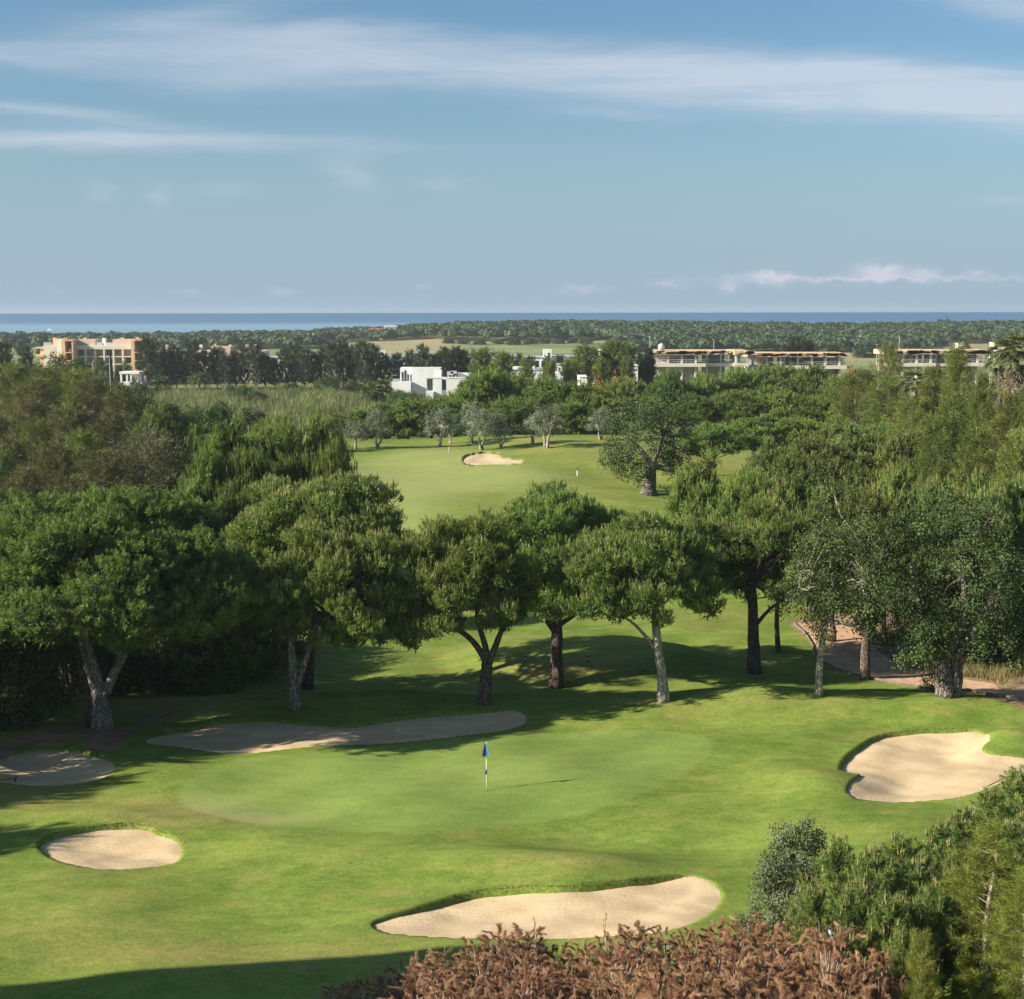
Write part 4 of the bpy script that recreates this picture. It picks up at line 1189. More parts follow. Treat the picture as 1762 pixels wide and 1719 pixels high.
# ragged orange flowering bushes
K_RUST = Kind(broad([L_RUST], 12, dict(sub_r=.5, leaves=14, ls=.3, lw=.18, k=.7), 5.0, 3.0, .6, B_GREY), 1, 5.0, 3.0)
for px, py, wpx, D, lab in [(1062,645,46,300,'orange flowering shrub among the canopy tops near the cypress pair'), (1030,652,36,296,'smaller orange tinged shrub in the canopy tops'), (1472,628,70,208,'tall loose tree with orange flowers beside the fan palms')]:
    loc, h = by_top(px, py, D)
    K_RUST.place('flowering_shrub', lab, 'shrub', loc, h, wpx * .5 * D / FPX)

# ---- palms
def palm(name, label, loc, h, L, n, fan=True, skirt=0, r=.25, group=None):
    rng = nxt()
    root = thing(name, label, 'palm tree', loc, group)
    mb = MB()
    q = curve_pts((0, 0, -.3), (rng.normal(0, .15), 0, h - L * .5), rng, 0, 7, .02)
    mb.tube(q, taper((r, r * .75), 7, 1.4), 9, jit=.04, rng=rng)
    mb.build('trunk', B_BROWN, root, smooth=True)
    top = q[-1]
    fo = Fol(); sk = Fol()
    for i in range(n + skirt):
        dead = i >= n
        a = i * 2.399963
        el = rng.uniform(-.5, 1.35) if not dead else rng.uniform(-1.45, -.9)
        d = np.array([math.cos(a) * math.cos(el), math.sin(a) * math.cos(el), math.sin(el)])
        ln = L * rng.uniform(.75, 1.1)
        f_ = sk if dead else fo
        u = np.linspace(0, 1, 9)[:, None]
        st = top + np.array([0, 0, rng.uniform(-L * 1.0, 0) if dead else 0])
        spine = st + d * ln * u + np.array([0, 0, -1]) * ln * .45 * u ** 2
        if fan:
            c0 = spine[5]; ax = unit(spine[8] - spine[3])
            k = 22
            ang = np.linspace(-1.5, 1.5, k)
            side = unit(np.cross(ax, np.array([0, 0, 1.0]) + rng.normal(0, .1, 3)))
            D = unit(np.cos(ang)[:, None] * ax + np.sin(ang)[:, None] * side + np.array([0, 0, -.18]) + rng.normal(0, .06, (k, 3)))
            V, F = blades(np.repeat(c0[None], k, 0), D, ln * .55 * rng.uniform(.8, 1.1, k), .075 * L, rng)
            f_.tri(V, F, np.repeat(rng.random(k), 3))
            V, F = blades(spine[:1], unit(spine[5:6] - spine[:1]), np.array([np.linalg.norm(spine[5] - spine[0])]), .05, rng)
            f_.tri(V, F, np.full(3, .5))
        else:
            k = 44
            t_ = rng.uniform(.1, 1, k)
            B = np.stack([np.interp(t_, u[:, 0], spine[:, j]) for j in range(3)], 1)
            ax = unit(spine[8] - spine[0]); side = unit(np.cross(ax, [0, 0, 1.0]))
            D = unit(side * np.sign(rng.random((k, 1)) - .5) + ax * .7 + np.array([0, 0, -.25]) + rng.normal(0, .1, (k, 3)))
            V, F = blades(B, D, L * .3 * (1.1 - t_ * .6), .03 * L, rng)
            f_.tri(V, F, np.repeat(rng.random(k), 3))
    fo.build('fronds', [L_PALM], root)
    if skirt: sk.build('dead_fronds', [L_SKIRT], root)
    return root
def palm_at(px, py, D, **kw):
    loc, h = by_top(px, py, D)
    return loc, h
for px, py, D, L, n, fan, skirt, lab in [
    (1752, 582, 150, 2.5, 46, True, 60, 'tall fan palm with a long hanging skirt of dead fronds'), (1722, 590, 156, 2.1, 34, True, 6, 'green fan palm crown tucked beside the long skirted palm'),
    (1578, 640, 170, 2.4, 40, True, 8, 'fan palm behind the loose trees before the third building site'), (1612, 636, 176, 2.2, 36, True, 12, 'fan palm with yellowed fronds next to the casuarinas'),
    (276, 645, 385, 4.0, 46, False, 0, 'date palm in front of the shelterbelt by the pavilion'), (341, 637, 385, 4.0, 46, False, 0, 'date palm with pale thick trunk before the shelterbelt'),
    (640, 660, 335, 3.0, 40, True, 22, 'shaggy palm near the white villa'), (657, 655, 340, 2.6, 36, True, 4, 'green palm behind the shaggy one'), (575, 648, 395, 3.0, 40, False, 0, 'feathery pale palm at the shelterbelt foot'), (712, 672, 322, 1.8, 26, False, 0, 'small garden palm under the villa')]:
    loc, h = by_top(px, py, D)
    palm('fan_palm' if fan else 'date_palm', lab, loc, h, L, n, fan, skirt, .3)

# bare snag beside the hotel
loc, h = by_top(158, 612, 372)
root = thing('bare_snag', 'pale leafless dead tree in front of the hotel', 'dead tree', loc)
mb = MB(); rg = nxt()
mb.tube(curve_pts((0, 0, -.3), (.2, 0, h * .8), rg, 0, 7, .06), np.linspace(.3, .1, 7), 7)
for i in range(16):
    z = h * rg.uniform(.3, .8); a = rg.uniform(0, 6.28); l = rg.uniform(1.2, 2.6)
    mb.tube(curve_pts((.1, 0, z), (l * .5 * math.cos(a), l * .5 * math.sin(a), z + l), rg, 0, 6, .1), np.linspace(.09, .02, 6), 5)
mb.build('trunk', B_DEADTW, root)

# ---- reeds: one mass
rg = np.random.default_rng(9)
n = 60000
D = 252 + 138 * rg.random(n)
px = 225 + 490 * rg.random(n)
clump = rg.integers(0, 500, n)
cxp = (225 + 490 * rg.random(500))[clump]; cD = (252 + 138 * rg.random(500))[clump]
mixc = rg.random(n) < .55
px = np.where(mixc, cxp + rg.normal(0, 7, n), px); D = np.where(mixc, cD + rg.normal(0, 2.0, n), D)
ok = (D > 250) & (px > 215) & ((px < 560) | (D > 262)) & (D < 392)
px, D, mixc, clump = px[ok], D[ok], mixc[ok], clump[ok]
x = (px - CX) / FPX * D
B = np.column_stack([x, D, gz(x, D) - .05])
hh = np.where(mixc, 1.6 + 1.3 * (clump % 7) / 6, 1.1) * rg.uniform(.6, 1.1, len(B))
Dd = unit(np.column_stack([rg.normal(.06, .16, len(B)), rg.normal(0, .16, len(B)), np.ones(len(B))]))
V, F = blades(B, Dd, hh, .16, rg)
kind(mesh_obj('reeds', V, F, L_REED, tint=np.repeat(np.clip(rg.random(len(B)) * .6 + .4 * (clump % 5) / 4, 0, 1), 3)), 'stuff')
# dry grass round the path bend: one mass
n = 9000
pb = np.column_stack([np.r_[rg.normal(1520, 28, n // 2), rg.normal(1690, 45, n // 2)], np.r_[rg.normal(1086, 8, n // 2), rg.normal(1148, 12, n // 2)]])
pts = np.array([at_z(a, b, -1.0) for a, b in pb])
B = np.column_stack([pts[:, :2], gz(pts[:, 0], pts[:, 1]) - .03])
dsel = (sdf(px_loop([(a, b) for a, b in PATH_L] + [(a, b) for a, b in PATH_R[::-1]], 2), B[:, 0], B[:, 1]) > .2)
B = B[dsel]
Dd = unit(np.column_stack([rg.normal(0, .3, (len(B), 2)), np.ones(len(B))]))
V, F = blades(B, Dd, rg.uniform(.25, .75, len(B)), .035, rg)
kind(mesh_obj('dry_grass', V, F, L_DRYG, tint=np.repeat(rg.random(len(B)), 3)), 'stuff')

# ---- the coastal wood: nearest edge as trees, the rest as one mass
def crown_shell(rng, n, size):
    d = fib_dirs(n, rng, -.25)
    N = unit(d + rng.normal(0, .35, (n, 3)))
    a = unit(np.cross(N, rng.standard_normal((n, 3)))); b = np.cross(N, a)
    p = d * np.array([1, 1, .62]) * rng.uniform(.8, 1.08, (n, 1))
    s = size * rng.uniform(.6, 1.3, (n, 1))
    V = np.stack([p - a * s, p + b * s * .8, p + a * s, p - b * s * .8], 1)
    return V
rg = np.random.default_rng(21)
shells = [crown_shell(rg, 130, .20) for _ in range(6)]
def wood_ok(q, y):
    """where the wood grows, by bearing q = x / y"""
    lo = np.where(q < -.25, 900, np.where(q < -.13, 850, np.where(q < -.05, 1010, np.where(q < .07, 965, 815))))
    lo = np.where((q > .29), 930, lo)
    hi = np.where(q < -.22, 1060, np.where(q < -.14, 1150, 1320))
    return (y > lo) & (y < hi)
cand = []
y = 800.0
while y < 1330:
    st = 6.6 * (1 + (y - 800) / 2600)
    k = int(.78 * y / st)
    q = np.linspace(-.39, .39, k) + rg.normal(0, .35 * st / y, k)
    yy_ = y + rg.normal(0, 2.2, k)
    ok = wood_ok(q, yy_) & (rg.random(k) < .93)
    cand += list(zip(q[ok], yy_[ok]))
    y += st * 1.05
cand = np.array(cand)
X_ = cand[:, 0] * cand[:, 1]; Y_ = cand[:, 1]
Z_ = gz(X_, Y_)
Vs = []; Ts = []
for x, y, z in zip(X_, Y_, Z_):
    R = rg.uniform(2.4, 6.2); hgt = rg.uniform(2.6, 4.2) + .45 * R * (.85 if x / y < -.15 else 1)
    sh = shells[rg.integers(6)]
    a = rg.uniform(0, 6.28); ca_, sa_ = math.cos(a), math.sin(a)
    W = sh * np.array([R, R, R * .95])
    W = np.stack([W[..., 0] * ca_ - W[..., 1] * sa_ + x, W[..., 0] * sa_ + W[..., 1] * ca_ + y, W[..., 2] + z + hgt - R * .3], -1)
    Vs.append(W.reshape(-1, 3))
    tb = rg.random() * .5
    Ts.append(np.repeat(np.clip(tb + rg.random(len(sh)) * .5, 0, 1), 4))
V = np.vstack(Vs)
kind(mesh_obj('coast_wood', V, np.arange(len(V)).reshape(-1, 4), L_WOOD, tint=np.concatenate(Ts)), 'stuff')
print('coast wood crowns', len(cand))
K_COAST = Kind(broad([L_WOOD], 12, dict(sub_r=.9, leaves=26, ls=.7, lw=.5, k=.7), 6.0, 4.0, .6, B_GREY, False, .4), 4, 6.0, 4.0)
for i, (px, py, w_, D) in enumerate([(772,584,24,930),(797,583,26,925),(826,584,24,928),(858,586,24,935),(884,583,28,925),(912,582,30,930),(938,585,24,938),(962,583,26,935),(985,586,22,940),(1008,583,28,930),(640,594,12,860),(813,601,10,700),(75,590,30,700),(36,586,26,720),(105,592,24,690),(1040,598,26,700),(1490,590,50,720),(1560,588,24,700),(1662,592,26,640),(1600,596,18,650)]):
    loc, h = by_top(px, py, D)
    K_COAST.place('coast_tree', f'{ORD[i]} rounded dark tree scattered on the pale meadow edge below the coastal wood', 'tree', loc, max(h, 3.2), w_ * .5 * D / FPX, 'trees at the meadow edge')
for i, (px, py) in enumerate([(1617,552),(1630,551),(1643,553),(1692,554),(1710,555)]):
    loc, h = by_top(px, py, 1180)
    K_COAST.place('coast_tree', f'{ORD[i]} lone pine breaking the skyline of the coastal wood above the palms', 'tree', loc, h, 3.6, 'skyline pines')
# ------------------------------------------------------------------ buildings of the town
W_WHITE = plain('white_render', (.74, .74, .73), .85, .2, .08, .4)
W_CREAM = plain('cream_render', (.62, .565, .49), .85, .2, .08, .4)
W_PINK = plain('salmon_render', (.58, .44, .35), .85, .2, .08, .4)
W_ORANGE = plain('orange_render', (.64, .43, .27), .85, .2, .08, .4)
W_GREY = plain('grey_roof', (.42, .44, .46), .8, .2, .12, .4)
W_DARK = plain('dark_glass', (.035, .045, .055), .2, .5, .2, .5)
W_SHUT = plain('shutter', (.30, .28, .25), .8, .2, .15, .6)
W_CONC = plain('raw_concrete', (.46, .44, .41), .9, .15, .2, .6)
W_FORM = plain('formwork_timber', (.64, .45, .29), .85, .15, .3, 1.2)
W_PROP = plain('scaffold_steel', (.36, .37, .38), .6, .3, .3, 2.0)
W_RED = plain('red_tiles', (.42, .17, .10), .85, .2, .2, 1.0)
W_STEEL = plain('steel', (.45, .46, .47), .4, .5, .1, 2.0)
class Bld:
    def __init__(self, name, label, px, D, cat='building', group=None, sink=.4):
        p = at_depth(px, 600, D)
        self.x0, self.D = p[0], D
        self.gz = float(gz(p[:1], np.array([D]))[0]) - sink
        self.root = thing(name, label, cat, (self.x0, D, self.gz), group)
    def X(self, px): return (px - CX) / FPX * self.D * 1.0 - self.x0 + 0.0
    def Z(self, py): return at_depth(CX, py, self.D)[2] - self.gz
    def xx(self, px, py=605): return at_depth(px, py, self.D)[0] - self.x0
    def part(self, name, mat, *boxes, parent=None):
        m = MB()
        for b in boxes: m.box(*b)
        return m.build(name, mat, parent or self.root)

# salmon and cream hotel
b = Bld('hotel', 'salmon and cream hotel with square balcony towers standing before the sea', 165, 430)
x, Z = b.xx, b.Z
b.part('wall', W_CREAM, (x(129), x(229), 1.2, 13, 0, Z(593)))
b.part('side_wing', W_CREAM, (x(74), x(110), .5, 12, 0, Z(593)), (x(95), x(106), 1, 8, Z(593) + .003, Z(582)))
bays = np.linspace(131, 227, 7)
b.part('balcony_frame', W_CREAM, *[(x(q) - .22, x(q) + .22, -.2, 1.197, 0, Z(598)) for q in bays], (x(129), x(229), -.25, 1.197, Z(600) + .003, Z(593.5)),
       *[(x(129.2), x(228.8), -.15, 1.19, Z(q), Z(q - 1.6)) for q in (613.5, 626.5, 640)])
for r_, (ya, yb) in enumerate([(601.5, 611), (614.5, 624), (628, 637)]):
    for i in range(6):
        m = MB(); m.box(x(bays[i]) + .5, x(bays[i + 1]) - .5, 1.10, 1.197, Z(yb), Z(ya))
        wn = m.build('window', W_SHUT if (i + r_) % 3 else W_DARK, b.root)
for a, c in ((129, 161), (191, 229)):
    b.part('parapet_wall', W_PINK, (x(a), x(c), 2.2, 9, Z(593) + .004, Z(583)))
b.part('chimney', W_WHITE, (x(172), x(178), 2.5, 4, Z(593), Z(581)))
for q in (141, 206, 232, 243, 88, 107): b.part('chimney', W_ORANGE, (x(q) - .5, x(q) + .5, 3.5, 4.5, Z(592), Z(580.5)))
for q0, q1, bt in ((110, 129.8, 640), (228.6, 252, 640)):
    b.part('balcony_tower', W_ORANGE, (x(q0), x(q0 + 6), -2.2, 4, 0, Z(583)), (x(q1 - 2.5), x(q1), -2.2, 4, 0, Z(583)), (x(q0 + 6), x(q1 - 2.5), 2, 4, 0, Z(583)),
           *[(x(q0 + 6) + .003, x(q1 - 2.5) - .003, -2.3, 1.99, Z(q), Z(q - 1.5)) for q in (585.5, 606, 620, 636)])
    b.part('window', W_DARK, (x(q0 + 8), x(q1 - 5), 1.9, 1.98, Z(602), Z(590)))
    b.part('parasol', W_WHITE, (x(q0 + 9), x(q0 + 13), -.6, .6, Z(604.5), Z(599)))
b.part('terrace', W_ORANGE, (x(58), x(74) - .005, 1, 6, Z(599), Z(596)), (x(58), x(74) - .005, .2, 6, Z(613), Z(609)), (x(66), x(72), 1.5, 5, 0, Z(599) - .004))
b.part('railing', W_STEEL, (x(74.2), x(88), .55, .62, Z(593), Z(588)), (x(161.2), x(172), 2.3, 2.36, Z(593), Z(588.5)), (x(178.2), x(190.8), 2.3, 2.36, Z(593), Z(588.5)))

b = Bld('hotel_annex', 'long low cream annex with orange chimneys behind the shelterbelt', 360, 446)
x, Z = b.xx, b.Z
b.part('wall', W_CREAM, (x(268), x(362), 0, 12, 0, Z(603)), (x(398), x(452), 0, 12, 0, Z(604)))
b.part('tower', W_ORANGE, (x(364), x(379), -1, 6, 0, Z(595)))
b.part('upper_wall', W_PINK, (x(379) + .004, x(397), -.5, 6, 0, Z(595.5)))
for q, m_ in ((286, W_ORANGE), (303, W_WHITE), (344, W_WHITE), (369, W_ORANGE), (395, W_ORANGE), (424, W_ORANGE), (438, W_WHITE)):
    b.part('chimney', m_, (x(q) - .45, x(q) + .45, 1, 2, Z(606), Z(592.5)))
for q in range(275, 450, 14):
    if not 360 < q < 402: b.part('window', W_DARK, (x(q), x(q + 7), -.06, -.003, Z(622), Z(611)))

b = Bld('pavilion', 'small white flat roofed pavilion on posts beside the shelterbelt', 226, 385)
x, Z = b.xx, b.Z
b.part('roof', W_WHITE, (x(208), x(242), -2.5, 3, Z(642), Z(638)))
for q in (209, 219, 226): b.part('post', W_WHITE, (x(q), x(q + 3), -2.3, -1.8, Z(657), Z(642) - .003))
b.part('wall', W_WHITE, (x(208), x(246), -2.6, 3.4, 0, Z(656.5)))
b.part('back_wall', W_CREAM, (x(230), x(241), .5, 2.8, Z(656.5) + .003, Z(642) - .004))

# two white villas in front
b = Bld('villa', 'white cubic villa with tall narrow side windows and flat roof', 730, 382)
x, Z = b.xx, b.Z
b.part('wall', W_WHITE, (x(708), x(757), 0, 9, 0, Z(633.5)))
b.part('wing', W_WHITE, (x(687.5), x(708) - .004, .8, 8, 0, Z(633)))
for q0, q1, ya in ((690, 693, 640), (695, 698, 637), (700, 702.5, 644), (705.2, 707.6, 644)): b.part('window', W_DARK, (x(q0), x(q1), .72, .797, Z(657), Z(ya)))
b.part('terrace', W_WHITE, (x(674), x(707), -1.6, .6, 0, Z(656)))
b.part('railing', W_STEEL, (x(676), x(688), -1.55, -1.5, Z(656), Z(651)))
b.part('parapet', W_WHITE, *[(x(q), x(q + 4), .1, 1.2, Z(633.4), Z(631.8)) for q in (710, 717, 724)], (x(730), x(756), .05, .3, Z(633.4), Z(632)))
b = Bld('villa', 'white cubic villa with dark glazed corner and solar heaters on its roof', 770, 366)
x, Z = b.xx, b.Z
b.part('wall', W_WHITE, (x(744.5), x(759.5), 0, 8, 0, Z(651)), (x(767.5), x(800), 0, 8, 0, Z(651)), (x(759.5) + .004, x(767.5) - .004, .7, 8, 0, Z(651)))
b.part('corner', W_GREY, (x(733), x(744.5) - .004, .3, 8, 0, Z(650.5)))
for q in (734.5, 738, 741.3): b.part('window', W_DARK, (x(q), x(q + 2.3), .22, .297, Z(671), Z(653)))
b.part('window', W_DARK, (x(760.5), x(766.5), .62, .697, Z(671), Z(653)))
b.part('parapet', W_WHITE, (x(732), x(803), -.1, .2, Z(651) + .004, Z(648.5)))
b.part('upper_room', W_WHITE, (x(744), x(758), 3, 7, Z(651) + .005, Z(638)), (x(786), x(812), 3.5, 7, Z(651) + .005, Z(643)))
for q in (768, 774): b.part('solar_heater', W_STEEL, (x(q), x(q + 11), 2.5, 3.4, Z(646 - (q - 768) * .4), Z(640 - (q - 768) * .2)), (x(q + 1), x(q + 3), 2.7, 3, Z(651) + .004, Z(646)), (x(q + 8), x(q + 10), 2.7, 3, Z(651) + .004, Z(646)))
b.part('terrace', W_WHITE, (x(733), x(746), -2, -.01, 0, Z(673)))

# row of white terraces seen through the trees
towers = {528: 603.5, 656: 603, 719: 601.5, 840: 603, 942: 601.5, 1038: 601.5}
for i, q in enumerate(range(455, 1190, 49)):
    b = Bld('terraced_house', f'{ORD[i]} white flat roofed terraced house behind the shelterbelt, counting from the hotel annex', q + 24, 486 + (i * 5) % 9, group='white terraced houses')
    x, Z = b.xx, b.Z
    tp = 613.5 - (i % 3) * 1.0
    b.part('wall', W_WHITE, (x(q), x(q + 45), 0, 10, 0, Z(tp + 1.5)))
    b.part('roof', W_GREY, (x(q) - .1, x(q + 45) + .1, -.4, 10.2, Z(tp + 1.5) + .003, Z(tp)))
    for k in range(4):
        b.part('window', W_DARK, (x(q + 4 + 10.5 * k), x(q + 10 + 10.5 * k), -.06, -.003, Z(632), Z(620.5)))
    for tq, ty in towers.items():
        if q <= tq < q + 49:
            b.part('stair_tower', W_WHITE, (x(tq - 7), x(tq + 7), -.8, 4, Z(tp) - 3, Z(ty)))
            b.part('window', W_DARK, (x(tq), x(tq + 4), -.87, -.803, Z(610), Z(607)))
for nm, lab, q0, q1, y0, D, extra in [('white_house', 'low white house with stepped grey roof above the canopy tops', 868, 932, 637, 372, 1), ('white_house', 'white house with small chimneys beside the soft olive tree', 957, 988, 628, 392, 1),
                                      ('white_house', 'pale house in shade with a dark window between two soft trees', 1022, 1052, 633, 388, 0), ('white_house', 'bright white house wall beside the cypress pair', 1079, 1098, 630, 362, 0), ('white_house', 'tiny white hut roof poking through the canopy tops', 997, 1010, 649, 330, 0)]:
    b = Bld(nm, lab, (q0 + q1) / 2, D)
    x, Z = b.xx, b.Z
    b.part('wall', W_WHITE, (x(q0), x(q1), 0, 9, 0, Z(y0)))
    b.part('roof', W_GREY if extra else W_WHITE, (x(q0) - .1, x(q1) + .1, -.2, 9.2, Z(y0) + .003, Z(y0 - 1)))
    if extra: b.part('upper_room', W_WHITE, (x(q0 + 15), x(q1 - 12), 2, 7, Z(y0 - 1) + .003, Z(y0 - 5)))
    if q1 - q0 > 22:
        for k in range(3): b.part('window', W_DARK, (x(q0 + 4 + 10 * k), x(q0 + 6.5 + 10 * k), -.06, -.003, Z(y0 + 11), Z(y0 + 4.5)))

# buildings under construction
def site(label, q0, q1, ytop, D, depth, steps, seed):
    rng = np.random.default_rng(seed)
    b = Bld('building_site', label, (q0 + q1) / 2, D, group=None)
    x, Z = b.xx, b.Z
    y1, y2, y3 = ytop + 9, ytop + 23, ytop + 30
    n = len(steps)
    b.part('roof_slab', W_FORM, *[(x(a) + (.004 if i else 0), x(c), dy, dy + depth, Z(y1), Z(ytop + 1.2 + .6 * (i % 2))) for i, (a, c, dy) in enumerate(steps)])
    m = MB()
    for a, c, dy in steps:
        for k in range(int((c - a) / 1.6)):
            xx_ = x(a + rng.random() * (c - a)); l = rng.uniform(.8, 2.6)
            m.box(xx_, xx_ + l, dy - .55, dy - .05, Z(y1 - rng.uniform(0, 7)), Z(y1 - rng.uniform(0, 7)) + .22, int(rng.random() < .3))
    m.build('formwork', [W_FORM, W_CONC], b.root)
    for a, c, dy in steps:
        m = MB()
        for k in range(int((c - a) / 2.2)):
            xx_ = x(a + rng.random() * (c - a)); yy_ = dy + rng.uniform(.2, depth * .4)
            m.box(xx_, xx_ + .10, yy_, yy_ + .10, Z(y2), Z(y1) - .003)
        m.build('scaffold_props', W_PROP, b.root)
        for q in np.arange(a + 3, c, 24):
            b.part('column', W_CREAM, (x(q), x(q) + .55, dy + .3, dy + .85, 0, Z(y2) - .35), (x(q), x(q) + .55, dy + .3, dy + .85, Z(y2) + .005, Z(y1) - .004))
        b.part('back_wall', W_CONC, (x(a + 4), x(c - 4), dy + depth * .75, dy + depth * .8, 0, Z(y1) - .005))
        b.part('floor_slab', W_CREAM, (x(a) + .005, x(c) - .005, dy - .6, dy + depth * .74, Z(y3 - 1), Z(y2)))
        b.part('guard_rail', W_PROP, (x(a) + .1, x(c) - .1, dy - .5, dy - .44, Z(y2 - 3), Z(y2 - 3) + .12), (x(a) + .1, x(c) - .1, dy - .5, dy - .44, Z(y2 - 6), Z(y2 - 6) + .12))
    return b
b1 = site('long unfinished building with timber edged roof slab beside the cypress pair', 1120, 1285, 602.5, 400, 14, [(1121, 1214, 0), (1214, 1263, 2.2), (1263, 1289, .6)], 3)
m = MB(); m.lathe([(0, 0), (.8, .1), (1.0, .9), (.8, 1.6), (0, 2)], 10, c=(b1.xx(1140), 3, b1.Z(603.5))); m.build('water_tank', W_CONC, b1.root, smooth=True)
site('middle unfinished building with white columns, showing above the densest canopy', 1290, 1455, 606.5, 412, 14, [(1290, 1345, -1.2), (1345, 1456, 0)], 4)
site('unfinished building with timber roof edge next to the fan palms', 1525, 1710, 602.5, 378, 14, [(1526, 1610, 0), (1610, 1712, 1.6)], 5)

b = Bld('farmhouse', 'pale farmhouse with red tiled roof inside the coastal wood', 660, 1055, sink=-3)
x, Z = b.xx, b.Z
b.part('wall', W_CREAM, (x(636), x(660), 0, 14, -6, Z(568)), (x(660) + .01, x(681), 2, 14, -6, Z(563)))
b.part('roof', W_RED, (x(635), x(661), -.8, 14.5, Z(568) + .01, Z(565)))
b.part('roof', W_CREAM, (x(660) + .4, x(683), 1.5, 14.5, Z(563) + .01, Z(560)))
for q in (641, 650): b.part('window', W_DARK, (x(q), x(q + 3), -.1, -.01, Z(573), Z(570)))
b = Bld('shed', 'low grey shed on the tan field below the coastal wood', 1712, 690); x, Z = b.xx, b.Z
b.part('wall', W_CREAM, (x(1712), x(1738), 0, 8, 0, Z(592.5))); b.part('roof', W_GREY, (x(1711), x(1740), -.4, 8.4, Z(592.5) + .01, Z(590.5)))
b = Bld('shed', 'small white hut by itself on the tan field', 1650, 700); x, Z = b.xx, b.Z
b.part('wall', W_WHITE, (x(1648), x(1657), 0, 5, 0, Z(592))); b.part('roof', W_GREY, (x(1647.5), x(1657.5), -.3, 5.3, Z(592) + .01, Z(591)))
# thin poles
for i, (q, yt, yb, D, lab) in enumerate([(1118, 580, 610, 440, 'thin tall lamp pole rising behind the cypress pair'), (1228, 585, 610, 430, 'thin lamp pole over the first building site'), (1508, 594, 630, 420, 'thin pole on the meadow before the third building site'),
                                         (1547, 580, 606, 440, 'taller thin pole above the third building site'), (190, 612, 668, 372, 'thin pole by the hotel cypress')]):
    p = at_depth(q, yb, D); g = float(gz(p[:1], p[1:2])[0])
    r = thing('lamp_pole', lab, 'lamp pole', (p[0], D, g))
    h = at_depth(q, yt, D)[2] - g
    m = MB(); m.tube([(0, 0, -.2), (0, 0, h * .5), (0, 0, h)], [.13, .1, .06], 7); m.build('pole', W_STEEL, r)
    m = MB(); m.box(-.5, .1, -.12, .12, h + .003, h + .14); m.build('lamp_head', W_STEEL, r)

# ------------------------------------------------------------------ golf furniture
M_POLE = plain('pole_paint', (.80, .82, .74), .4, .4, .03)
M_BLUE = leaf_mat('flag_cloth', (.020, .080, .42), (.12, .30, .80), .25, .0, .0)
M_BLACK = plain('black_plastic', (.03, .03, .03), .5, .4, .2)
fb = P(836, 1360)
flag = thing('flagstick', 'white flagstick with a limp blue flag standing in the hole of the green', 'flagstick', fb)
m = MB(); m.tube([(0, 0, -.12), (0, 0, 1.0), (0, 0, 2.14)], [.017, .016, .013], 10); m.lathe([(.02, 2.135), (.02, 2.16), (0, 2.17)], 8); m.build('pole', M_POLE, flag, smooth=True)
U = 26; Vn = 16
cl = []
for j in range(Vn + 1):
    v = j / Vn
    wd = .05 + .19 * v ** .8
    for i in range(U + 1):
        u = i / U
        fold = math.sin(u * 3.1 * math.pi + .4) * .055 * v
        cl.append((-.02 - wd * math.sin(u * 3.0) * (1 if u < .55 else .55) + .16 * u * v, fold - .02 - .04 * u * v, 2.11 - .56 * v - .05 * v * math.sin(u * 5)))
F = [(j * (U + 1) + i, j * (U + 1) + i + 1, (j + 1) * (U + 1) + i + 1, (j + 1) * (U + 1) + i) for j in range(Vn) for i in range(U)]
mesh_obj('flag', np.array(cl), np.array(F), M_BLUE, flag, tint=[.35 + .5 * (math.sin(i * .7) * .5 + .5) for i in range(len(cl))], smooth=True)
m = MB(); m.lathe([(.02, .74), (.034, .76), (.034, .92), (.02, .94)], 10); m.box(-.07, -.02, -.03, .03, .72, .83); m.build('marker_sleeve', M_BLUE, flag)
hm = MB(); hm.lathe([(.0, .004), (.054, .004), (.054, -.1)], 18); hole = hm.build('hole_cup', M_BLACK, flag)
for q, lab in ((903, 'black and white tee marker beside the thick trunk, on the side of the long bunker'), (1010, 'black and white tee marker beyond the thick trunk, toward the dirt path')):
    p = P(q, 1139)
    r = thing('tee_marker', lab, 'tee marker', p, 'tee markers on the mound')
    m = MB(); m.lathe([(.0, -.02), (.085, 0), (.085, .10), (.03, .13)], 12); m.build('base', M_BLACK, r, smooth=True)
    m = MB(); m.lathe([(.032, .12), (.032, .26)], 10); m.build('post', M_POLE, r, smooth=True)
    m = MB(); m.lathe([(.03, .25), (.07, .29), (.07, .35), (.0, .40)], 12); m.build('head', M_BLACK, r, smooth=True)
for q, yb, lab in ((682, 1107, 'taller dark stake of the pair on the sunny fairway strip'), (677, 1107, 'shorter dark stake of the pair on the sunny fairway strip')):
    p = P(q, yb); r = thing('course_stake', lab, 'stake', p)
    m = MB(); m.lathe([(.04, -.1), (.04, .42), (.05, .44), (.05, .5), (0, .52)], 8); m.build('post', M_BLACK, r)
for q, yb, yt, lab in ((993, 819, 805, 'blue topped white distance post on the pale fairway'), (772, 780, 769, 'thin pale post near the far bunker'), (1272, 1021, 1010, 'small blue and white post behind the straight dark trunk')):
    p = P(q, yb); h = at_depth(q, yt, p[1])[2] - p[2]
    r = thing('distance_post', lab, 'post', p)
    k_ = .035 if q == 772 else .055
    m = MB(); m.lathe([(k_, -.1), (k_, h * .7)], 10); m.build('post', W_GREY if q == 772 else M_POLE, r)
    m = MB(); m.lathe([(k_ + .015, h * .7 - .01), (k_ + .015, h), (0, h + .02)], 10); m.build('cap', M_BLUE if q != 772 else W_GREY, r)
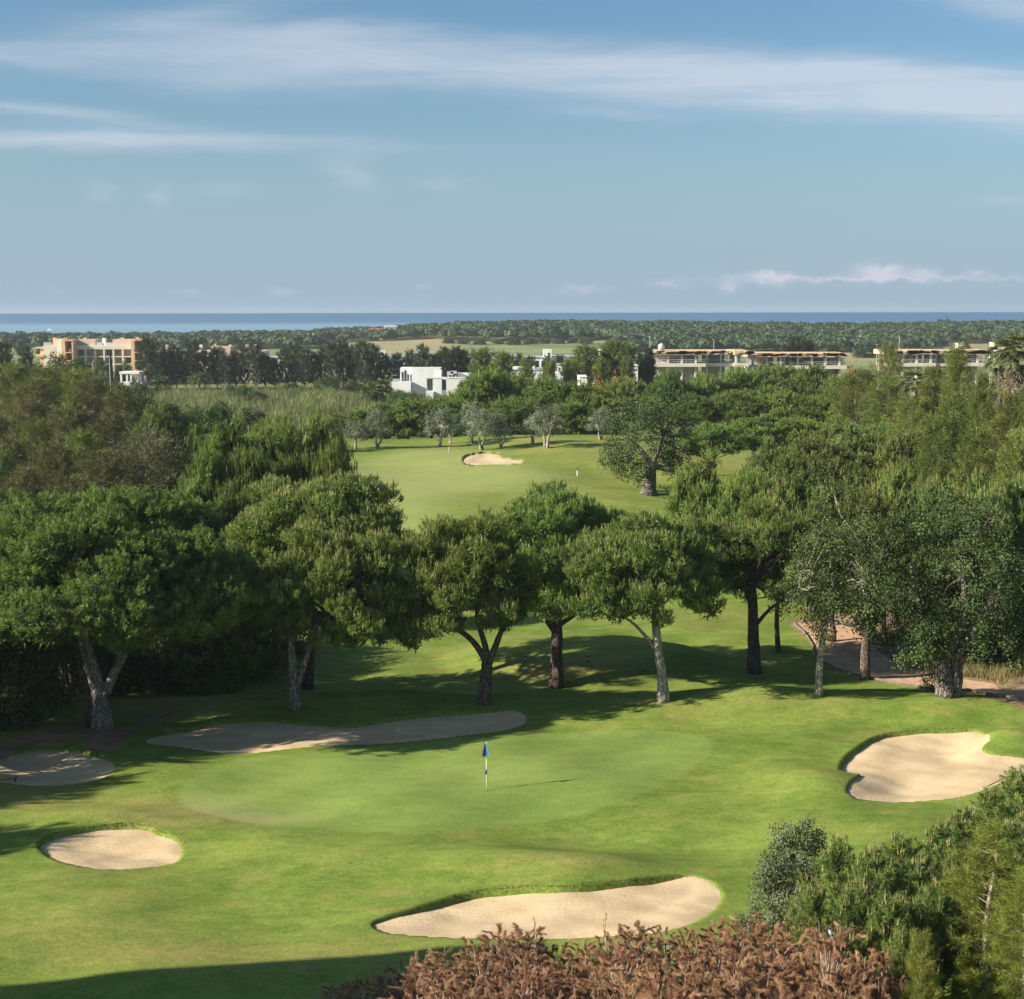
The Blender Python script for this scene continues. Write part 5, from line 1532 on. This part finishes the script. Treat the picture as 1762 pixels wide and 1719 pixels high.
def rake(px, py, rz, lab):
    p = P(px, py)
    r = thing('bunker_rake', lab, 'rake', p + np.array([0, 0, .05]), rotz=rz)
    m = MB(); m.tube([(-.85, 0, .03), (0, 0, .05), (.75, 0, .09)], .02, 7); m.build('handle', M_BLACK, r)
    m = MB(); m.box(.75, .81, -.30, .30, .05, .11)
    for k in np.linspace(-.28, .28, 9): m.box(.76, .78, k - .012, k + .012, -.03, .05)
    m.build('head', M_BLACK, r)
rake(1714, 1350, .75, 'dark rake lying on the lip of the kidney bunker')
rake(-6, 1345, .2, 'dark rake lying at the rim of the small shaded bunker')

# ------------------------------------------------------------------ young growth close to the viewer
def brush(fo, rng, A, Bp, n, nl, nw, up=.7, m=0, tint=None):
    """a bottle-brush shoot from A to Bp: needles along the axis pointing forward and out"""
    t_ = rng.random(n) ** .8
    ax = unit((Bp - A)[None])[0]
    B = A + (Bp - A) * t_[:, None]
    D = unit(ax * up * 1.5 + unit(rng.standard_normal((n, 3))) * .85)
    V, F = blades(B, D, nl * rng.uniform(.6, 1.1, n), nw, rng)
    base = rng.random() * .6 if tint is None else tint
    fo.tri(V, F, np.repeat(np.clip(base + rng.random(n) * .4, 0, 1), 3), m)
def young_pine(mats, nb=95, H=6.0, R=1.7, per=110):
    def make(rng, name, label, cat, group):
        root = thing(name, label, cat, (0, 0, 0), group)
        fo = Fol(); mb = MB()
        mb.tube(curve_pts((0, 0, -.2), (0, 0, H * .95), rng, 0, 8, .04), np.linspace(.09, .02, 8), 7)
        for i in range(nb):
            u = (i + rng.random()) / nb
            z = H * (.30 + .68 * u)
            rr = R * min(1, (1 - u) * 1.55 + .10) * rng.uniform(.45, 1.0)
            a = i * 2.4 + rng.normal(0, .3)
            tip = np.array([rr * math.cos(a), rr * math.sin(a), z + .25])
            foot = tip * np.array([.25, .25, 1]) - np.array([0, 0, .55])
            mb.tube(curve_pts(foot, tip, rng, -.15, 5, .08), np.linspace(.022, .01, 5), 4, cap=False)
            dirv = unit(np.array([math.cos(a) * .45, math.sin(a) * .45, 1.0]) + rng.normal(0, .15, 3))
            tint = rng.random() * .6
            brush(fo, rng, tip - dirv * .25, tip + dirv * rng.uniform(.2, .4), per, .20, .019, .55, 0, tint)
            for k in range(3):
                q = tip + rng.normal(0, .16, 3) - np.array([0, 0, .12])
                brush(fo, rng, q - dirv * .2, q + dirv * .18, per // 2, .19, .019, .45, 0, rng.random() * .6)
            nc = rng.integers(3, 8) if rng.random() < .85 else 0
            if nc:
                cb = tip + dirv * .22 + np.column_stack([rng.normal(0, .055, (nc, 2)), rng.normal(0, .04, nc)])
                V, F = spikes(cb, rng.uniform(.16, .42, nc), np.full(nc, .032), rng)
                fo.tri(V, F, np.repeat(rng.random(nc), 4), 1 if (rng.random() < .55 and u > .35) else 2)
        mb.build('trunk', B_BROWN, root)
        fo.build('crown', mats, root)
        return root
    return make
K_YOUNG = Kind(young_pine([L_YOUNG, L_CANDLE, L_CANDLE_G]), 4, 6.0, 1.7)
YP = [(1440,1462,40.5,1.5),(1500,1478,39.5,1.4),(1468,1545,37.6,1.4),(1548,1452,42,1.5),(1620,1432,43.5,1.6),(1575,1500,39.5,1.5),(1660,1405,45,1.6),(1705,1372,47,1.5),(1752,1338,49,1.7),(1735,1430,44,1.6),(1650,1480,41,1.6),(1400,1545,38.6,1.2),(1530,1560,37.2,1.5),(1790,1400,45,1.6),(1745,1490,41,1.5),(1608,1545,38.2,1.4),(1560,1622,35.2,1.1)]
for i, (px, py, D, R) in enumerate(YP):
    loc, h = by_top(px, py, D)
    K_YOUNG.place('young_pine', f'{ORD[i]} young candle tipped pine of the thicket under the kidney bunker, from the silvery bush', 'pine sapling', loc, h, R, 'young pines of the thicket')
K_LIME = Kind(feather_tree([L_LIME], 7.5, 1.7, 'cone', 85, 46, .20, .014, .05, .42, bark=B_TWIG, base=.1, tuft=.34, along=13), 2, 7.5, 1.75)
for (px, py, D, R), lab in zip([(1704,1418,37.5,1.9),(1775,1500,35.5,1.5),(1585,1608,33.6,.85),(1800,1440,39,1.4)],
    ['yellow green feathery conifer rising among the young pines', 'yellow green feathery conifer cut by the frame edge', 'small yellow green conifer beside the rust brown thicket', 'yellow green conifer tip behind the one at the frame edge']):
    loc, h = by_top(px, py, D)
    K_LIME.place('feathery_conifer', lab, 'conifer', loc, h, R)
# silvery bush
p = P(1358, 1600); top = at_depth(1372, 1414, p[1])
h = top[2] - p[2]
rng = nxt(); root = thing('olive_bush', 'silvery grey bush leaning at the lawn edge beside the young pines', 'bush', p)
fo = Fol()
def at(px, py, dy=0): return at_depth(px, py, p[1] + dy) - p
lb = []
for q in [(1352,1440,.55),(1390,1432,.5),(1405,1455,.4),(1340,1480,.65),(1380,1475,.7),(1322,1505,.6),(1360,1515,.75),(1400,1505,.5),(1430,1480,.3),(1310,1530,.45),(1345,1545,.65),(1385,1545,.6),(1300,1570,.45),(1335,1580,.5),(1280,1590,.35),(1375,1580,.5)]:
    c = at(q[0], q[1], rng.normal(0, .3)); lb.append((c[0], c[1], c[2], q[2] * .78))
lb = np.array(lb)
leaf_cards(fo, rng, lb, .9, sub_r=.22, leaves=120, ls=.095, lw=.055, k=1.2, zmin=-.9)
mb = MB()
for r_ in lb: mb.tube(curve_pts((0, 0, -.1), r_[:3], rng, .05, 7, .12), np.linspace(.06, .012, 7), 5, cap=False)
mb.build('stem', B_TWIG, root); fo.build('foliage', [L_SILVER], root)

# rust brown dead saplings
def dead_pine(nb=62, H=6.0, R=.95):
    def make(rng, name, label, cat, group):
        root = thing(name, label, cat, (0, 0, 0), group)
        fo = Fol(); mb = MB()
        mb.tube(curve_pts((0, 0, -.2), (0, 0, H * .93), rng, 0, 8, .05), np.linspace(.06, .012, 8), 6)
        for i in range(nb):
            u = (i + rng.random()) / nb
            z = H * (.42 + .56 * u ** .8)
            rr = R * (1 - .55 * u) * rng.uniform(.35, 1.1)
            a = i * 2.4 + rng.normal(0, .3)
            tip = np.array([rr * math.cos(a), rr * math.sin(a), z])
            foot = np.array([.1 * math.cos(a), .1 * math.sin(a), z - rng.uniform(.7, 1.4)])
            q = curve_pts(foot, tip, rng, -.1, 7, .08)
            mb.tube(q, np.linspace(.018, .006, 7), 4, cap=False)
            d = unit(q[-1] - q[-3]) * .5 + np.array([0, 0, .6]) + rng.normal(0, .38, 3); d = unit(d)
            L = rng.uniform(.16, .52)
            bend = tip + d * L + np.array([math.cos(a), math.sin(a), -.5]) * L * rng.uniform(0, .5)
            tint = rng.random() * .6
            brush(fo, rng, tip - d * .12, tip + d * L * .6, 230, .17, .0095, .85, 0, tint)
            brush(fo, rng, tip + d * L * .55, bend, 190, .16, .0095, 1.1, 0, tint)
        for i in range(10):                                     # bare stalks
            a = rng.uniform(0, 6.28); l = rng.uniform(.8, 1.8); z = H * rng.uniform(.45, .75)
            mb.tube(curve_pts((0, 0, z), (.5 * l * math.cos(a), .5 * l * math.sin(a), z + l), rng, -.05, 6, .1), np.linspace(.014, .004, 6), 4, cap=False)
        mb.build('stem', B_DEADTW, root)
        fo.build('needles', [L_DEAD], root)
        return root
    return make
K_DEAD = Kind(dead_pine(), 7, 6.0, .95)
edge_x = [480, 560, 650, 700, 760, 860, 920, 1000, 1060, 1100, 1160, 1200, 1250, 1330, 1400, 1450, 1500, 1540, 1580]
edge_y = [1730, 1712, 1690, 1660, 1640, 1628, 1622, 1640, 1615, 1602, 1618, 1604, 1586, 1590, 1592, 1582, 1568, 1602, 1655]
DG = 'rust brown dead saplings'
rg = np.random.default_rng(4)
DLAB = ['rust brown dead sapling on the top edge of the dry thicket below the front bunker', 'rust brown dead sapling inside the dry thicket, between its top edge and bottom', 'rust brown dead sapling with pale bare stems along the picture bottom']
for rw, (D, off, s, e) in enumerate([(39.0, -6, 560, 1560), (37.3, 24, 520, 1575), (35.6, 58, 640, 1585), (34.0, 98, 660, 1590), (32.6, 138, 700, 1590)]):
    q = s + rg.uniform(0, 20)
    while q < e:
        py = np.interp(q, edge_x, edge_y) + off + rg.normal(0, 9)
        loc, h = by_top(q, py, D + rg.normal(0, .3))
        K_DEAD.place('dead_sapling', DLAB[0 if rw < 1 else (1 if rw < 3 else 2)], 'dead sapling', loc, h, rg.uniform(.75, 1.0), DG + [' at the top edge', ' inside the thicket', ' inside the thicket', ' at the bottom', ' at the bottom'][rw])
        q += rg.uniform(34, 54)
for q, py, lab in ((920, 1590, 'thin dead stalk with a rusty tip standing up before the front bunker, the thicker one'), (1040, 1581, 'slender lone dead stalk with a rusty tuft against the bunker sand')):
    loc, h = by_top(q, py, 38.4)
    rng = nxt(); r = thing('dead_stalk', lab, 'dead stalk', loc)
    mb = MB(); mb.tube(curve_pts((0, 0, 0), (0, 0, h), rng, 0, 8, .01), np.linspace(.03, .008, 8), 5)
    fo = Fol()
    for k in range(5):
        a = np.array([0, 0, h - .1 - .22 * k * rng.uniform(.6, 1)]); d = unit(np.array([rng.normal(0, .3), rng.normal(0, .3), 1]))
        mb.tube([a - d * .2, a, a + d * .22], .008, 4)
        brush(fo, rng, a, a + d * .24, 60, .10, .012, 1.1)
    mb.build('stem', B_DEADTW, r); fo.build('needles', [L_DEAD], r)

# a pale blue and black capped bird on the dead twigs
bp = at_depth(1426, 1606, 33.9)
loc, h = by_top(1427, 1611, 33.95)
K_DEAD.place('dead_sapling', 'rust brown dead sapling the blue winged bird perches on', 'dead sapling', loc, h, .8)
bird = thing('bird', 'black capped pale bird with blue wings and long tail perched on the dead thicket', 'bird', bp)
M_BIRD = plain('bird_buff', (.62, .52, .46), .8, .2, .1, 20.)
M_BWING = plain('bird_blue', (.16, .32, .58), .7, .3, .15, 20.)
m = MB()
ax = np.array([(-.085,-.03,.135),(-.072,-.03,.133),(-.055,-.03,.130),(-.03,-.03,.125),(-.012,-.028,.105),(.004,-.02,.07),(.018,-.01,.03),(.03,0,-.01),(.045,.01,-.05),(.055,.015,-.08)])
m.tube(ax, [.003,.009,.024,.029,.027,.038,.046,.043,.028,.012], 14)
body = m.build('body', [M_BIRD, M_BLACK], bird, smooth=True)
for pl in body.data.polygons:
    if pl.center.z > .112: pl.material_index = 1
m = MB(); m.tube([(.045,.012,-.05),(.075,.02,-.13),(.105,.025,-.21)], [.016,.02,.008], 8); m.build('tail', M_BWING, bird, smooth=True)
for sx in (-1, 1):
    m = MB(); m.tube([(.0, -.015 + sx * .03, .075), (.03, sx * .043, .02), (.06, sx * .028, -.06)], [.012, .024, .006], 8); m.build('wing', M_BWING, bird, smooth=True)
    m = MB(); m.tube([(.02, sx * .012, -.01), (.0, sx * .014, -.06), (-.015, sx * .014, -.10)], .004, 5); m.build('leg', M_BLACK, bird)
# white boat far out
r = thing('boat', 'tiny white boat on the sea above the hotel', 'boat', (at_z(86, 567, -5)[0], at_z(86, 567, -5)[1], -5))
r.scale = (.4, .4, .4)
m = MB(); m.tube([(-9, 0, .8), (-6, 0, 1), (3, 0, 1), (8, 0, 1.5), (11, 0, 2.0)], [1.6, 2.2, 2.2, 1.4, .2], 10); m.build('hull', W_WHITE, r)
m = MB(); m.box(-5, 1, -1.4, 1.4, 2.6, 5.2); m.build('cabin', W_WHITE, r)

# ------------------------------------------------------------------ what throws the shade from outside the frame
r = thing('hotel_block', 'plain cream hotel block whose roof edge shades the lower lawn', 'building', (-52, 19.3, 0), rotz=math.atan2(8, 47))
m = MB(); m.box(-30, 24.3, 0, 13, -1, 14.5); m.build('wall', W_CREAM, r)
m = MB(); m.box(-30.2, 24.5, -.2, 13.2, 14.503, 14.85); m.build('roof', W_GREY, r)
for i in range(8):
    for z in (1.5, 5, 8.5, 12):
        m = MB(); m.box(-27 + i * 6.4, -24 + i * 6.4, 13.003, 13.08, z, z + 1.9); m.build('window', W_DARK, r)
for x_, y_, h_, R_ in ((-29.4, 63.5, 7.6, 4.2), (-34.5, 67.5, 8.6, 4.2), (-36.5, 57.0, 8.6, 4.4), (-41, 69, 12, 5.0), (-33, 72, 11, 4.8), (-45, 61, 11, 4.6), (-37, 50, 8.5, 3.2), (-44, 44, 9, 3.0), (-36, 80, 11, 4.6), (-43, 85, 12, 5), (-41, 94, 12, 5), (-50, 101, 12, 5), (-49, 76, 12, 5)):
    K_MID.place('umbrella_pine', 'umbrella pine outside the picture edge beside the shaded bunker', 'pine tree', (x_, y_, float(gz(np.array([x_]), np.array([y_]))[0])), h_, R_, 'pines beyond the picture edge')

for i, (x_, y_, h_, R_) in enumerate([(36, 66, 9, 4.5), (44, 72, 10, 5), (40, 84, 10, 5), (50, 92, 11, 5), (47, 108, 11, 5), (58, 118, 11, 5), (56, 136, 11, 5), (66, 150, 11, 5), (64, 172, 11, 5), (76, 190, 11, 5), (53, 78, 9, 4.5), (62, 100, 10, 5)]):
    K_MID.place('umbrella_pine', 'umbrella pine outside the picture edge behind the old carob', 'pine tree', (x_, y_, float(gz(np.array([x_ * 1.0]), np.array([y_ * 1.0]))[0])), h_, R_, 'pines beyond the picture edge by the carob')

# ------------------------------------------------------------------ sea air: far things pale a little
HZ, t = new_mat('sea_air')
pv = t.n('ShaderNodeVolumePrincipled')
pv.inputs['Color'].default_value = (.86, .93, 1.0, 1)
pv.inputs['Density'].default_value = .0001
pv.inputs['Anisotropy'].default_value = .2
o = t.n('ShaderNodeOutputMaterial'); t.link(pv.outputs[0], o.inputs['Volume'])
m = MB(); m.box(-3000, 3000, -60, 2590, -17, 27)
hz_o = m.build('haze', HZ)
kind(hz_o, 'stuff')
